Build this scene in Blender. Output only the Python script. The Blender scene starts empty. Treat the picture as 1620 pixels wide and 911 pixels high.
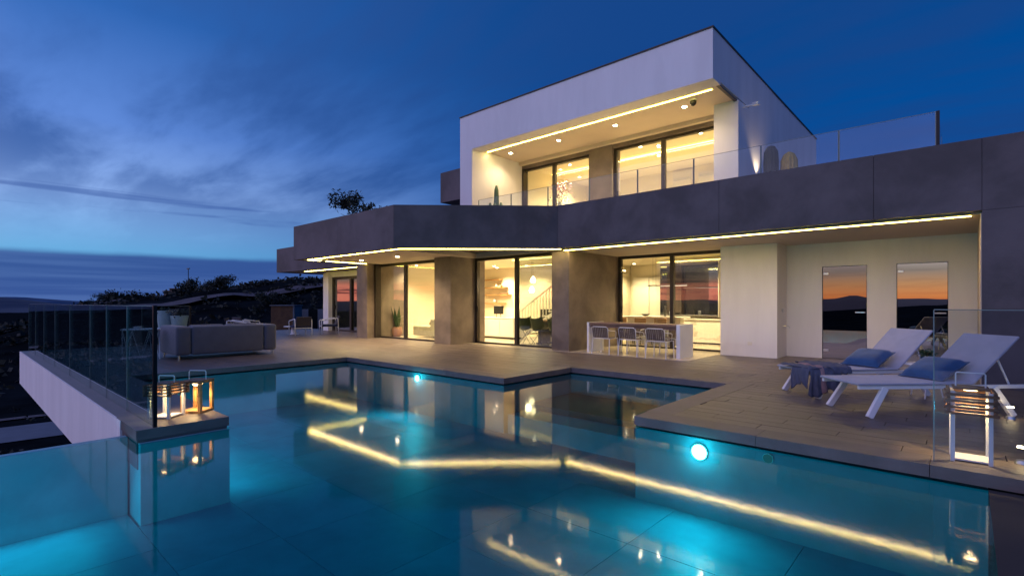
import bpy, math, random
from math import sin, cos, pi, radians, sqrt, atan2
from mathutils import Vector, noise
random.seed(7)
SC = bpy.context.scene
COL = SC.collection
D = bpy.data

# ------------------------------------------------------------------ camera
cam_d = D.cameras.new("camera"); cam = D.objects.new("camera", cam_d); COL.objects.link(cam)
cam.location = (0, 0, 1.3); cam.rotation_euler = (radians(90), 0, radians(41.97))
cam_d.sensor_width = 36; cam_d.lens = 17.79; cam_d.shift_y = 0.0145
cam_d.clip_start = .05; cam_d.clip_end = 30000
SC.camera = cam
SC.view_settings.view_transform = 'Standard'; SC.view_settings.look = 'None'
SC.view_settings.exposure = 0; SC.view_settings.gamma = 1
SC.render.engine = 'CYCLES'
cy = SC.cycles
cy.use_denoising = True
cy.max_bounces = 8; cy.diffuse_bounces = 3; cy.glossy_bounces = 4; cy.transmission_bounces = 6
cy.transparent_max_bounces = 24; cy.caustics_reflective = False; cy.caustics_refractive = False
cy.sample_clamp_indirect = 4; cy.sample_clamp_direct = 0

# ------------------------------------------------------------------ node helpers
class NT:
    def __init__(s, tree): s.t = tree; s.n = tree.nodes; s.l = tree.links
    def new(s, ty, **kw):
        n = s.n.new(ty)
        for k, v in kw.items(): setattr(n, k, v)
        return n
    def put(s, sock, v):
        if hasattr(v, 'is_output') or isinstance(v, bpy.types.NodeSocket): s.l.new(v, sock)
        elif v is not None: sock.default_value = v
    def m(s, op, a, b=None, c=None, clamp=False):
        n = s.new('ShaderNodeMath', operation=op, use_clamp=clamp)
        s.put(n.inputs[0], a)
        if b is not None: s.put(n.inputs[1], b)
        if c is not None: s.put(n.inputs[2], c)
        return n.outputs[0]
    def vm(s, op, a, b=None):
        n = s.new('ShaderNodeVectorMath', operation=op); s.put(n.inputs[0], a)
        if b is not None: s.put(n.inputs[1], b)
        return n.outputs['Value'] if op == 'DOT_PRODUCT' else n.outputs[0]
    def mix(s, f, a, b, ty='MIX'):
        n = s.new('ShaderNodeMix', data_type='RGBA', blend_type=ty)
        s.put(n.inputs[0], f); s.put(n.inputs[6], a); s.put(n.inputs[7], b)
        return n.outputs[2]
    def ramp(s, f, stops):
        n = s.new('ShaderNodeValToRGB'); e = n.color_ramp.elements
        while len(e) < len(stops): e.new(.5)
        for i, (p, c) in enumerate(stops):
            e[i].position = p; e[i].color = (*c, 1) if len(c) == 3 else c
        s.put(n.inputs[0], f); return n.outputs[0]
    def ss(s, v, a, b):
        n = s.new('ShaderNodeMapRange', interpolation_type='SMOOTHSTEP')
        s.put(n.inputs[0], v); n.inputs[1].default_value = a; n.inputs[2].default_value = b
        return n.outputs[0]
    def noise(s, vec, scale, detail=4, rough=.5, dist=0.):
        n = s.new('ShaderNodeTexNoise'); s.put(n.inputs['Vector'], vec)
        n.inputs['Scale'].default_value = scale; n.inputs['Detail'].default_value = detail
        n.inputs['Roughness'].default_value = rough; n.inputs['Distortion'].default_value = dist
        return n.outputs['Fac']
    def mapping(s, vec, scale=(1, 1, 1), rot=(0, 0, 0), loc=(0, 0, 0)):
        n = s.new('ShaderNodeMapping'); s.put(n.inputs[0], vec)
        n.inputs['Scale'].default_value = scale; n.inputs['Rotation'].default_value = rot; n.inputs['Location'].default_value = loc
        return n.outputs[0]

# ------------------------------------------------------------------ world: blue hour ahead, sunset afterglow behind the camera
W = D.worlds.new("World"); SC.world = W; W.use_nodes = True
t = NT(W.node_tree); t.n.clear()
tc = t.new('ShaderNodeTexCoord'); V = t.vm('NORMALIZE', tc.outputs['Generated'])
sx = t.new('ShaderNodeSeparateXYZ'); t.put(sx.inputs[0], V)
zz = sx.outputs[2]
flat = t.new('ShaderNodeCombineXYZ'); t.put(flat.inputs[0], sx.outputs[0]); t.put(flat.inputs[1], sx.outputs[1])
fl = t.vm('NORMALIZE', flat.outputs[0])
g = t.vm('DOT_PRODUCT', fl, (-.30, -.954, 0))
za = t.m('MAXIMUM', zz, 0.0)
left = t.ramp(za, [(0, (.10, .22, .55)), (.07, (.15, .47, .82)), (.17, (.33, .53, 1.0)), (.27, (.14, .30, .80)), (.42, (.035, .155, .53)), (1, (.006, .05, .24))])
right = t.ramp(za, [(0, (.008, .12, .44)), (.2, (.001, .088, .37)), (.45, (.0, .066, .285)), (1, (.003, .04, .2))])
sun_ = t.ramp(za, [(0, (.80, .20, .08)), (.012, (1.1, .40, .14)), (.030, (.85, .44, .22)), (.052, (.44, .38, .36)), (.10, (1.25, 1.02, 1.15)), (.20, (1.25, 1.15, 1.9)), (.34, (.85, .95, 1.95)), (.55, (.75, .78, 1.75)), (1, (.03, .08, .32))])
c1 = t.mix(t.ss(g, -.72, .34), right, left)
hot = t.m('MULTIPLY', t.ss(sx.outputs[0], -.22, -.34), t.m('SUBTRACT', 1, t.ss(za, .028, .045)))
sun_ = t.mix(t.m('MULTIPLY', hot, .85), sun_, (2.3, .62, .42, 1))
base = t.mix(t.ss(g, .22, .80), c1, sun_)
# high streaky clouds projected on a flat layer
den = t.m('ADD', za, .10)
cp = t.new('ShaderNodeCombineXYZ')
t.put(cp.inputs[0], t.m('DIVIDE', sx.outputs[0], den)); t.put(cp.inputs[1], t.m('DIVIDE', sx.outputs[1], den))
q = t.mapping(cp.outputs[0], scale=(.42, 1.15, 1), rot=(0, 0, radians(38)), loc=(1.3, .4, 0))
nz = t.noise(q, .95, 5, .55, .25)
nz2 = t.noise(t.mapping(cp.outputs[0], scale=(.8, 2.2, 1), rot=(0, 0, radians(38)), loc=(4, 2, 0)), 1.9, 6, .6, .3)
mk = t.ss(t.m('ADD', t.m('MULTIPLY', nz, .75), t.m('MULTIPLY', nz2, .25)), .39, .58)
mk = t.m('MULTIPLY', mk, t.ss(za, .06, .24))
cl_blue = t.mix(t.ss(g, -.8, .3), (.010, .065, .27, 1), (.034, .11, .38, 1))
cl_sun = t.ramp(za, [(0, (.62, .10, .10)), (.025, (.30, .09, .11)), (.05, (.10, .09, .14)), (.2, (.9, .8, 1.2)), (.5, (.5, .5, 1.0))])
cloud = t.mix(t.ss(g, .22, .80), cl_blue, cl_sun)
c2 = t.mix(t.m('MULTIPLY', mk, .82), base, cloud)
# thin low streaks in the west
q3 = t.mapping(V, scale=(1.4, 1.4, 26), loc=(.3, .2, .15))
st = t.m('MULTIPLY', t.ss(t.noise(q3, 1.5, 5, .55, .4), .56, .68), t.m('MULTIPLY', t.ss(za, .075, .11), t.m('SUBTRACT', 1, t.ss(za, .15, .22))))
c3 = t.mix(t.m('MULTIPLY', st, .7), c2, t.mix(t.ss(g, .22, .8), (.055, .13, .42, 1), (.42, .10, .12, 1)))
# cloud bank lying on the horizon
bz = t.m('ADD', zz, t.m('MULTIPLY', t.noise(t.mapping(V, scale=(3, 3, 14)), 2.2, 4, .5), .012))
bank = t.m('MULTIPLY', t.m('SUBTRACT', 1, t.ss(bz, .076, .088)), t.m('SUBTRACT', 1, t.ss(g, .25, .6)))
bankc = t.mix(t.ss(t.noise(t.mapping(V, scale=(1, 1, 30)), 2.0, 3, .5), .35, .65), (.034, .082, .31, 1), (.075, .15, .42, 1))
# low broken clouds over the afterglow
lowc = t.m('MULTIPLY', t.ss(t.noise(t.mapping(V, scale=(3.2, 3.2, 46), loc=(.7, 0, 0)), 1.6, 6, .58, .5), .47, .60), t.m('MULTIPLY', t.ss(g, .3, .7), t.m('SUBTRACT', 1, t.ss(za, .07, .14))))
c3 = t.mix(t.m('MULTIPLY', lowc, t.m('ADD', .18, t.m('MULTIPLY', t.ss(sx.outputs[0], -.20, -.36), .72))), c3, t.ramp(za, [(0, (.60, .06, .07)), (.018, (.30, .06, .09)), (.040, (.09, .08, .13)), (.1, (.16, .17, .27))]))
c4 = t.mix(t.m('MULTIPLY', bank, .93), c3, bankc)
c5 = t.mix(t.ss(zz, -.02, .0), (.012, .02, .05, 1), c4)
bg = t.new('ShaderNodeBackground'); t.put(bg.inputs[0], c5); bg.inputs[1].default_value = .92
out = t.new('ShaderNodeOutputWorld'); t.l.new(bg.outputs[0], out.inputs[0])

# ------------------------------------------------------------------ materials
def pmat(name, col, rough=.6, var=.15, nscale=3., bump=0., bscale=40., metal=0., spec=.5, stretch=(1, 1, 1), rnd=0., emit=None, estr=0., coat=0., sheen=0., col2=None):
    m = D.materials.new(name); m.use_nodes = True
    t = NT(m.node_tree); b = t.n['Principled BSDF']
    tc = t.new('ShaderNodeTexCoord'); oi = t.new('ShaderNodeObjectInfo')
    vec = t.vm('ADD', tc.outputs['Object'], t.vm('MULTIPLY', oi.outputs['Location'], (1.37, 1.91, 1.13)))
    vec = t.mapping(vec, scale=stretch)
    n = t.noise(vec, nscale, 5, .6, .2)
    c = t.mix(t.ss(n, .3, .7), tuple(x * (1 - var) for x in col) + (1,), tuple(min(1, x * (1 + var)) for x in (col2 or col)) + (1,))
    if rnd:
        k = t.m('ADD', 1 - rnd, t.m('MULTIPLY', oi.outputs['Random'], 2 * rnd))
        cc = t.new('ShaderNodeCombineXYZ')
        for i in range(3): t.put(cc.inputs[i], k)
        c = t.mix(1., c, cc.outputs[0], 'MULTIPLY')
    t.put(b.inputs['Base Color'], c)
    t.put(b.inputs['Roughness'], t.m('ADD', rough - .06, t.m('MULTIPLY', n, .12)))
    b.inputs['Metallic'].default_value = metal
    b.inputs['Specular IOR Level'].default_value = spec
    if coat: b.inputs['Coat Weight'].default_value = coat; b.inputs['Coat Roughness'].default_value = .04
    if sheen: b.inputs['Sheen Weight'].default_value = sheen
    if emit: b.inputs['Emission Color'].default_value = (*emit, 1); b.inputs['Emission Strength'].default_value = estr
    if bump:
        bp = t.new('ShaderNodeBump'); bp.inputs['Strength'].default_value = bump; bp.inputs['Distance'].default_value = .01
        t.put(bp.inputs['Height'], t.noise(vec, bscale, 4, .6)); t.put(b.inputs['Normal'], bp.outputs[0])
    return m
def emat(name, col, s):
    m = D.materials.new(name); m.use_nodes = True; t = NT(m.node_tree); t.n.clear()
    e = t.new('ShaderNodeEmission'); e.inputs[0].default_value = (*col, 1); e.inputs[1].default_value = s
    o = t.new('ShaderNodeOutputMaterial'); t.l.new(e.outputs[0], o.inputs[0]); return m
def glassmat(name, tint=(.9, .95, .95), f0=.04, rough=0., refl=(1, 1, 1), power=5.):
    m = D.materials.new(name); m.use_nodes = True; t = NT(m.node_tree); t.n.clear()
    lw = t.new('ShaderNodeLayerWeight'); lw.inputs[0].default_value = .5
    f = t.m('ADD', t.m('MULTIPLY', t.m('POWER', lw.outputs['Facing'], power), 1 - f0), f0, clamp=True)
    a = t.new('ShaderNodeBsdfTransparent'); a.inputs[0].default_value = (*tint, 1)
    gl = t.new('ShaderNodeBsdfGlossy'); gl.inputs['Roughness'].default_value = rough; gl.inputs[0].default_value = (*refl, 1)
    mx = t.new('ShaderNodeMixShader'); t.put(mx.inputs[0], f); t.l.new(a.outputs[0], mx.inputs[1]); t.l.new(gl.outputs[0], mx.inputs[2])
    o = t.new('ShaderNodeOutputMaterial'); t.l.new(mx.outputs[0], o.inputs[0]); return m

M = {}
M['concrete'] = pmat('grey_concrete_panel', (.082, .071, .078), .62, .36, .9, .25, 30, rnd=.015)
M['concrete_warm'] = pmat('lamplit_concrete_pier', (.16, .125, .10), .6, .3, 1.2, .25, 30, rnd=.03)  # same grey concrete with the hall's warm light put into the colour
M['render'] = pmat('white_render', (.78, .76, .77), .75, .055, 1.6, .14, 180, stretch=(1, 1, .18))
M['render_in'] = pmat('interior_paint', (.84, .76, .58), .7, .03, 1.)
M['soffit'] = pmat('cream_soffit_paint', (.62, .52, .42), .75, .03, 1.)
M['soffit_dark'] = pmat('dark_recess_brown', (.05, .04, .035), .7, .1, 2.)
M['plank'] = pmat('woodlook_plank', (.120, .094, .084), .42, .28, 2.2, .22, 60, stretch=(1, 14, 1), rnd=.14)
M['joint'] = pmat('deck_substrate', (.035, .03, .03), .9, .1)
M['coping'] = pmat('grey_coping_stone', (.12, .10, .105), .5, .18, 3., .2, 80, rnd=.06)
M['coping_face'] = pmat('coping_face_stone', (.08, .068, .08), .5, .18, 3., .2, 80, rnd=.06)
M['basin'] = pmat('pool_stone_tile', (.16, .36, .42), .5, .16, 1.4, .1, 30, rnd=.03)  # cyan of the lit water put into tile and grout colours
M['grout'] = pmat('pool_grout', (.13, .30, .36), .8, .1)
M['dark_frame'] = pmat('dark_bronze_aluminium', (.035, .027, .022), .4, .1, 5, metal=.4)
M['steel'] = pmat('dark_steel', (.02, .02, .022), .35, .1, metal=.8)
M['chrome'] = pmat('brushed_steel', (.6, .6, .6), .3, .05, metal=1.)
M['white_metal'] = pmat('white_powder_coat', (.78, .78, .80), .4, .03)
M['fabric'] = pmat('pale_grey_sling', (.36, .36, .43), .85, .06, 6, .25, 400, sheen=.2)
M['sofa'] = pmat('stone_grey_upholstery', (.10, .10, .125), .9, .08, 5, .35, 300, sheen=.3)
M['sofa_in'] = pmat('beige_upholstery', (.45, .42, .30), .9, .08, 5, .3, 200)
M['blue'] = pmat('blue_cushion_cotton', (.016, .075, .19), .85, .15, 8, .4, 250, sheen=.3)
M['towel'] = pmat('slate_blue_throw', (.085, .095, .145), .95, .18, 10, .6, 160, stretch=(1, 3, 1))
M['towel2'] = pmat('dusty_pink_stripe', (.32, .20, .20), .95, .15, 10, .5, 160)
M['wood'] = pmat('weathered_teak', (.20, .10, .05), .6, .3, 4, .3, 60, stretch=(1, 1, 8))
M['shed_wood'] = pmat('dull_shed_wood', (.07, .035, .015), .8, .3, 3)
M['wood_pale'] = pmat('oiled_oak', (.42, .22, .08), .5, .2, 4, .2, 60, stretch=(1, 1, 6))
M['strap'] = pmat('charcoal_webbing', (.045, .04, .05), .9, .15, 20, .5, 300)
M['strap_brown'] = pmat('taupe_rope', (.16, .12, .10), .9, .15, 20, .5, 300)
M['navy'] = pmat('navy_cushion', (.012, .02, .06), .9, .1)
M['table_wood'] = pmat('bar_top_board', (.20, .12, .085), .5, .2, 3, .15, 50, stretch=(1, 10, 1))
M['black'] = pmat('black_plastic', (.012, .012, .012), .35, .1)
M['black_gloss'] = pmat('black_cabinet_glass', (.34, .34, .38), .03, .02, metal=1.)
M['tv'] = pmat('black_screen', (.01, .01, .01), .15, .05)
M['marble'] = D.materials.new('veined_marble')
M['marble'].use_nodes = True
t = NT(M['marble'].node_tree); b = t.n['Principled BSDF']; tc = t.new('ShaderNodeTexCoord')
w = t.m('ABSOLUTE', t.m('SUBTRACT', t.noise(t.mapping(tc.outputs['Object'], scale=(1, 1, 1.6), rot=(0, radians(35), 0)), .45, 5, .5, .6), .5))
t.put(b.inputs['Base Color'], t.mix(t.ss(w, .0, .03), (.52, .46, .38, 1), (.78, .72, .62, 1))); b.inputs['Roughness'].default_value = .2
M['white_gloss'] = pmat('white_lacquer', (.78, .74, .66), .2, .02)
M['floor_in'] = pmat('cream_floor_tile', (.55, .47, .36), .18, .08, 2)
M['green'] = pmat('leaf_green', (.025, .06, .02), .5, .3, 6)
M['leafdark'] = pmat('dark_foliage', (.012, .02, .01), .7, .35, .8, rnd=.1)
M['scrub'] = pmat('dry_scrub', (.014, .018, .012), .85, .5, .6)
M['trunk'] = pmat('bark', (.05, .035, .025), .9, .3, 8)
M['cactus'] = pmat('cactus_skin', (.06, .12, .06), .6, .2, 12, .4, 80)
M['cactus_dark'] = pmat('dark_cactus_skin', (.03, .045, .045), .7, .2, 12, .5, 80)
M['cactus_gold'] = pmat('golden_cactus_skin', (.36, .26, .06), .7, .2, 12, .5, 80)
M['terracotta'] = pmat('clay_pot', (.25, .12, .07), .7, .15, 5)
M['potwhite'] = pmat('white_pot_plaster', (.62, .64, .66), .7, .05)
M['potblue'] = pmat('blue_glaze', (.02, .06, .14), .3, .1)
M['shell'] = pmat('olive_shell_plastic', (.10, .12, .035), .35, .05)
M['pink'] = pmat('pink_petal', (.62, .36, .40), .7, .25, 9, rnd=.2)
M['ground'] = pmat('dark_hillside_earth', (.009, .012, .014), .95, .5, .12, .6, 2)
for k_ in ('ground',): M[k_].node_tree.nodes['Principled BSDF'].inputs['Specular IOR Level'].default_value = 0.
M['hill'] = pmat('far_hill', (.018, .07, .16), .95, .2, .002)  # blue distance haze put into the colours of both far hills
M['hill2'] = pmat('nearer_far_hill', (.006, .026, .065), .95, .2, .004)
M['road'] = pmat('asphalt', (.10, .12, .15), .85, .12, .8, .3, 30)
M['verge'] = pmat('pale_dirt', (.07, .06, .068), .95, .35, .5, .5, 4)
M['gravel'] = pmat('roof_gravel', (.20, .18, .17), .95, .3, 20, .8, 60)
M['house_far'] = pmat('far_house_render', (.20, .15, .13), .8, .2, .5)
M['led'] = emat('warm_led', (1., .80, .13), 34)
M['led_in'] = emat('warm_led_indoor', (1., .70, .16), 10)
M['lamp'] = emat('downlight_glow', (1., .80, .48), 60)
M['lamp_in'] = emat('indoor_downlight_glow', (1., .84, .55), 30)
M['poollamp'] = emat('pool_lamp_glow', (.62, .92, 1.), 90)
M['poollamp_dim'] = emat('pool_nozzle_glow', (.35, .9, 1.), .14)
M['pendant'] = emat('pendant_glow', (1., .80, .42), 14)
M['bar_glow'] = emat('bar_pendant_glow', (1., .85, .62), 3)
M['lantern_glow'] = emat('lantern_glow', (1., .66, .27), 22)
M['deck_glow'] = emat('deck_light_glow', (1., .72, .34), 45)
M['streetglow'] = emat('distant_window_glow', (.8, .9, 1.), .8)
M['glass'] = glassmat('window_glass', (.93, .95, .93), .055)
M['glass_slide'] = glassmat('sliding_door_glass', (.80, .84, .80), .13)
M['glass_left'] = glassmat('wing_window_glass', (.55, .58, .58), .22)
M['fence_glass'] = glassmat('balustrade_glass', (.66, .80, .82), .045, power=4.)
M['bal_glass'] = glassmat('terrace_glass', (.92, .95, .97), .02, power=5.)
M['fence_clear'] = glassmat('clear_fence_glass', (.86, .90, .93), .04, power=5.)
M['glass_edge'] = pmat('glass_edge_green', (.16, .22, .23), .2, .05)
M['door_glass'] = glassmat('tinted_door_glass', (.10, .10, .10), .46, refl=(.95, .85, .78), power=4.)
M['door_glass2'] = glassmat('mirror_tinted_glass', (.10, .11, .11), .62, refl=(.95, .93, .85), power=4.)
# water: tinted clear body with Fresnel reflections and long-exposure ripple
m = M['water'] = D.materials.new('pool_water'); m.use_nodes = True; t = NT(m.node_tree); t.n.clear()
tc = t.new('ShaderNodeTexCoord')
bp = t.new('ShaderNodeBump'); bp.inputs['Strength'].default_value = .02; bp.inputs['Distance'].default_value = .01
t.put(bp.inputs['Height'], t.noise(tc.outputs['Object'], 22, 2, .5, .2))
fr = t.new('ShaderNodeFresnel'); fr.inputs[0].default_value = 1.33
ff = t.m('MULTIPLY', fr.outputs[0], .85, clamp=True)
a = t.new('ShaderNodeBsdfTransparent'); a.inputs[0].default_value = (.03, .62, .68, 1)
gl = t.new('ShaderNodeBsdfGlossy'); gl.inputs['Roughness'].default_value = .055; t.put(gl.inputs['Normal'], bp.outputs[0])
mx = t.new('ShaderNodeMixShader'); t.put(mx.inputs[0], ff); t.l.new(a.outputs[0], mx.inputs[1]); t.l.new(gl.outputs[0], mx.inputs[2])
o = t.new('ShaderNodeOutputMaterial'); t.l.new(mx.outputs[0], o.inputs[0])

# ------------------------------------------------------------------ mesh helpers
class MB:
    def __init__(s): s.v = []; s.f = []
    def box(s, x0, x1, y0, y1, z0, z1):
        n = len(s.v)
        s.v += [(x0, y0, z0), (x1, y0, z0), (x1, y1, z0), (x0, y1, z0), (x0, y0, z1), (x1, y0, z1), (x1, y1, z1), (x0, y1, z1)]
        s.f += [tuple(n + i for i in q) for q in ((0, 3, 2, 1), (4, 5, 6, 7), (0, 1, 5, 4), (1, 2, 6, 5), (2, 3, 7, 6), (3, 0, 4, 7))]
        return s
    def prism(s, poly, z0, z1):
        n = len(s.v); k = len(poly)
        a = sum(poly[i][0] * poly[(i + 1) % k][1] - poly[(i + 1) % k][0] * poly[i][1] for i in range(k))
        if a < 0: poly = poly[::-1]
        s.v += [(x, y, z0) for x, y in poly] + [(x, y, z1) for x, y in poly]
        s.f.append(tuple(n + i for i in range(k - 1, -1, -1))); s.f.append(tuple(n + k + i for i in range(k)))
        for i in range(k): j = (i + 1) % k; s.f.append((n + i, n + j, n + k + j, n + k + i))
        return s
    def bar(s, p, q, w, h, up=(0, 0, 1)):
        p = Vector(p); q = Vector(q); d = (q - p).normalized(); up = Vector(up)
        if abs(d.dot(up)) > .99: up = Vector((1, 0, 0))
        a = d.cross(up).normalized(); b = a.cross(d).normalized(); n = len(s.v)
        for c in (p, q):
            for i, j in ((-1, -1), (1, -1), (1, 1), (-1, 1)): s.v.append(tuple(c + a * (i * w / 2) + b * (j * h / 2)))
        s.f += [tuple(n + i for i in q_) for q_ in ((0, 1, 2, 3), (7, 6, 5, 4), (0, 4, 5, 1), (1, 5, 6, 2), (2, 6, 7, 3), (3, 7, 4, 0))]
        return s
    def tube(s, pts, r, k=8, cap=True):
        pts = [Vector(p) for p in pts]; n0 = len(s.v); m = len(pts)
        rr = r if isinstance(r, (list, tuple)) else [r] * m
        prev = None
        for i, p in enumerate(pts):
            d = ((pts[min(i + 1, m - 1)] - pts[max(i - 1, 0)])).normalized()
            if prev is None: u = Vector((0, 0, 1)) if abs(d.z) < .9 else Vector((1, 0, 0)); a = d.cross(u).normalized()
            else: a = (prev - d * prev.dot(d)).normalized()
            prev = a; b = d.cross(a)
            for j in range(k):
                an = 2 * pi * j / k; s.v.append(tuple(p + (a * cos(an) + b * sin(an)) * rr[i]))
        for i in range(m - 1):
            for j in range(k):
                s.f.append((n0 + i * k + j, n0 + i * k + (j + 1) % k, n0 + (i + 1) * k + (j + 1) % k, n0 + (i + 1) * k + j))
        if cap:
            s.f.append(tuple(n0 + j for j in range(k - 1, -1, -1))); s.f.append(tuple(n0 + (m - 1) * k + j for j in range(k)))
        return s
    def lathe(s, prof, c=(0, 0, 0), k=24, rib=0., ribs=0):
        n0 = len(s.v)
        for r, z in prof:
            for j in range(k):
                an = 2 * pi * j / k; R = r * (1 - rib * (.5 + .5 * cos(ribs * an))) if ribs else r
                s.v.append((c[0] + R * cos(an), c[1] + R * sin(an), c[2] + z))
        for i in range(len(prof) - 1):
            for j in range(k): s.f.append((n0 + i * k + j, n0 + i * k + (j + 1) % k, n0 + (i + 1) * k + (j + 1) % k, n0 + (i + 1) * k + j))
        s.f.append(tuple(n0 + j for j in range(k - 1, -1, -1))); s.f.append(tuple(n0 + (len(prof) - 1) * k + j for j in range(k)))
        return s
    def leaf(s, p, L, w, rnd=random):
        d = Vector((rnd.gauss(0, 1), rnd.gauss(0, 1), rnd.gauss(0, .8))).normalized(); u = Vector((rnd.gauss(0, 1), rnd.gauss(0, 1), rnd.gauss(0, 1)))
        a = d.cross(u).normalized() * w; p = Vector(p); n = len(s.v)
        s.v += [tuple(p), tuple(p + d * L * .5 + a), tuple(p + d * L), tuple(p + d * L * .5 - a)]; s.f.append((n, n + 1, n + 2, n + 3)); return s
    def build(s, name, mat, parent=None, kind=None, bevel=0, smooth=False, local=False, loc=None, segs=2, sub=0):
        me = D.meshes.new(name)
        off = Vector((0, 0, 0))
        if parent is not None and not local:
            off = parent['_w'] if '_w' in parent else (0, 0, 0); off = Vector(off)
        vs = [tuple(Vector(v) - off) for v in s.v] if off.length else s.v
        me.from_pydata([tuple(v) for v in vs], [], s.f); me.update()
        if smooth:
            for p in me.polygons: p.use_smooth = True
        me.materials.append(M[mat] if isinstance(mat, str) else mat)
        o = D.objects.new(name, me); COL.objects.link(o)
        if parent is not None: o.parent = parent; o['_w'] = tuple(off)
        if loc: o.location = loc
        if kind: o['kind'] = kind
        if bevel:
            b = o.modifiers.new('bevel', 'BEVEL'); b.width = bevel; b.segments = segs; b.limit_method = 'ANGLE'
        if sub:
            b = o.modifiers.new('sub', 'SUBSURF'); b.levels = sub; b.render_levels = sub
        return o
def thing(name, label, cat, loc=(0, 0, 0), rz=0, group=None):
    o = D.objects.new(name, None); COL.objects.link(o); o.empty_display_size = .2
    o.location = loc; o.rotation_euler = (0, 0, rz); o['label'] = label; o['category'] = cat; o['_w'] = tuple(loc)
    if group: o['group'] = group
    return o
def tag(o, label, cat, group=None):
    o['label'] = label; o['category'] = cat
    if group: o['group'] = group
    return o
def copy_tree(o, parent=None):
    c = o.copy(); COL.objects.link(c)
    if parent: c.parent = parent
    for ch in list(o.children): copy_tree(ch, c)
    return c
def box(name, mat, x0, x1, y0, y1, z0, z1, parent=None, **k):
    return MB().box(x0, x1, y0, y1, z0, z1).build(name, mat, parent, **k)
def light(name, ty, loc, col, energy, parent=None, size=.05, rot=None, spot=None, blend=.5, sy=None):
    d = D.lights.new(name, ty); d.color = col; d.energy = energy
    if ty == 'AREA':
        d.size = size
        if sy: d.shape = 'RECTANGLE'; d.size_y = sy
    else: d.shadow_soft_size = size
    if ty == 'SPOT': d.spot_size = radians(spot or 120); d.spot_blend = blend
    o = D.objects.new(name, d); COL.objects.link(o)
    o.location = loc
    if parent is not None:
        o.parent = parent; o.location = Vector(loc) - Vector(parent['_w'] if '_w' in parent else (0, 0, 0))
    if rot: o.rotation_euler = rot
    return o
WARM = (1., .72, .38); WARMIN = (1., .77, .42)

# ================================================================== TERRAIN
def lerp(tbl, v):
    if v <= tbl[0][0]: return tbl[0][1]
    for (a, b), (c, d) in zip(tbl, tbl[1:]):
        if v <= c: k = (v - a) / (c - a); k = k * k * (3 - 2 * k); return b + (d - b) * k
    return tbl[-1][1]
RIDGE = [(-80, -12), (-10, -9), (8, -3.5), (20, .9), (28, 2.3), (43, 4.2), (59, 7.0), (110, 11), (220, 16)]
def hgt(x, y):
    r = lerp(RIDGE, y + (x + 130) * .22)
    k = min(1, max(0, (-x - 58) / 65.)); k = k * k * (3 - 2 * k)
    h = -7 + (r + 7) * k
    if x < -170: h -= min(1, (-170 - x) / 150.) ** 1.3 * (h + 45)
    if x > -30: h = -7
    h += (noise.noise(Vector((x * .06, y * .06, 0))) * .9 + noise.noise(Vector((x * .25, y * .25, 3))) * .3) * min(1, max(0, (-x - 52) / 20.)) * (1 if x > -170 else .5)
    return h
def sheet(name, mat, xs, ys, hf, kind='structure', smooth=True):
    b = MB(); nx = len(xs); ny = len(ys)
    b.v = [(x, y, hf(x, y)) for y in ys for x in xs]
    b.f = [(j * nx + i, j * nx + i + 1, (j + 1) * nx + i + 1, (j + 1) * nx + i) for j in range(ny - 1) for i in range(nx - 1)]
    return b.build(name, mat, kind=kind, smooth=smooth)
def frange(a, b, s):
    r = []; v = a
    while v < b - 1e-6: r.append(v); v += s
    return r + [b]
xs = [-9000, -5000, -3000, -1800, -1100, -700, -480] + frange(-340, -40, 3) + frange(-30, 60, 15) + [150, 400, 1200, 4000, 9000]
ys = [-9000, -4000, -1500, -600, -300, -150] + frange(-80, 230, 3) + [300, 500, 1000, 2500, 5000, 9000]
sheet('ground', 'ground', xs, ys, hgt)
def far_hill(name, mat, dist, prof, depth):
    # prof: (sideways px-free metres along a line across the view, crest height)
    b = MB(); c, s = cos(radians(41.97)), sin(radians(41.97)); k = len(prof)
    for j, (dd, hs) in enumerate(((0, 0.), (.3, .62), (.62, .93), (1., 1.), (1.5, .75), (2.4, 0.))):
        for r, h in prof:
            fw = dist + depth * (dd - 1.) + r * .05; nz = noise.noise(Vector((r * .004, dd * 3, 1))) * .08 * h if 0 < hs < 1 else 0
            b.v.append((r * c - fw * s, r * s + fw * c, -45 + (h + 45) * hs + nz))
    for j in range(5):
        for i in range(k - 1): b.f.append((j * k + i, j * k + i + 1, (j + 1) * k + i + 1, (j + 1) * k + i))
    return b.build(name, mat, kind='structure', smooth=True)
def densify(p, n, amp, seed):
    o = []
    for (a, b), (c, d) in zip(p, p[1:]):
        for i in range(n): k = i / n; r = a + (c - a) * k; o.append((r, b + (d - b) * k + noise.noise(Vector((r * .02, seed, 0))) * amp))
    return o + [p[-1]]
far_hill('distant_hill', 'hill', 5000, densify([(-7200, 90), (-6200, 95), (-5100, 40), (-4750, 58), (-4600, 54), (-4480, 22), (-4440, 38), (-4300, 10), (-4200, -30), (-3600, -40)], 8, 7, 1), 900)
far_hill('distant_hill', 'hill2', 3000, densify([(-5200, 120), (-4000, 95), (-3300, 75), (-3040, 48), (-2900, 28), (-2780, 5), (-2660, -22), (-2300, -40)], 8, 5, 4), 500)
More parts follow.
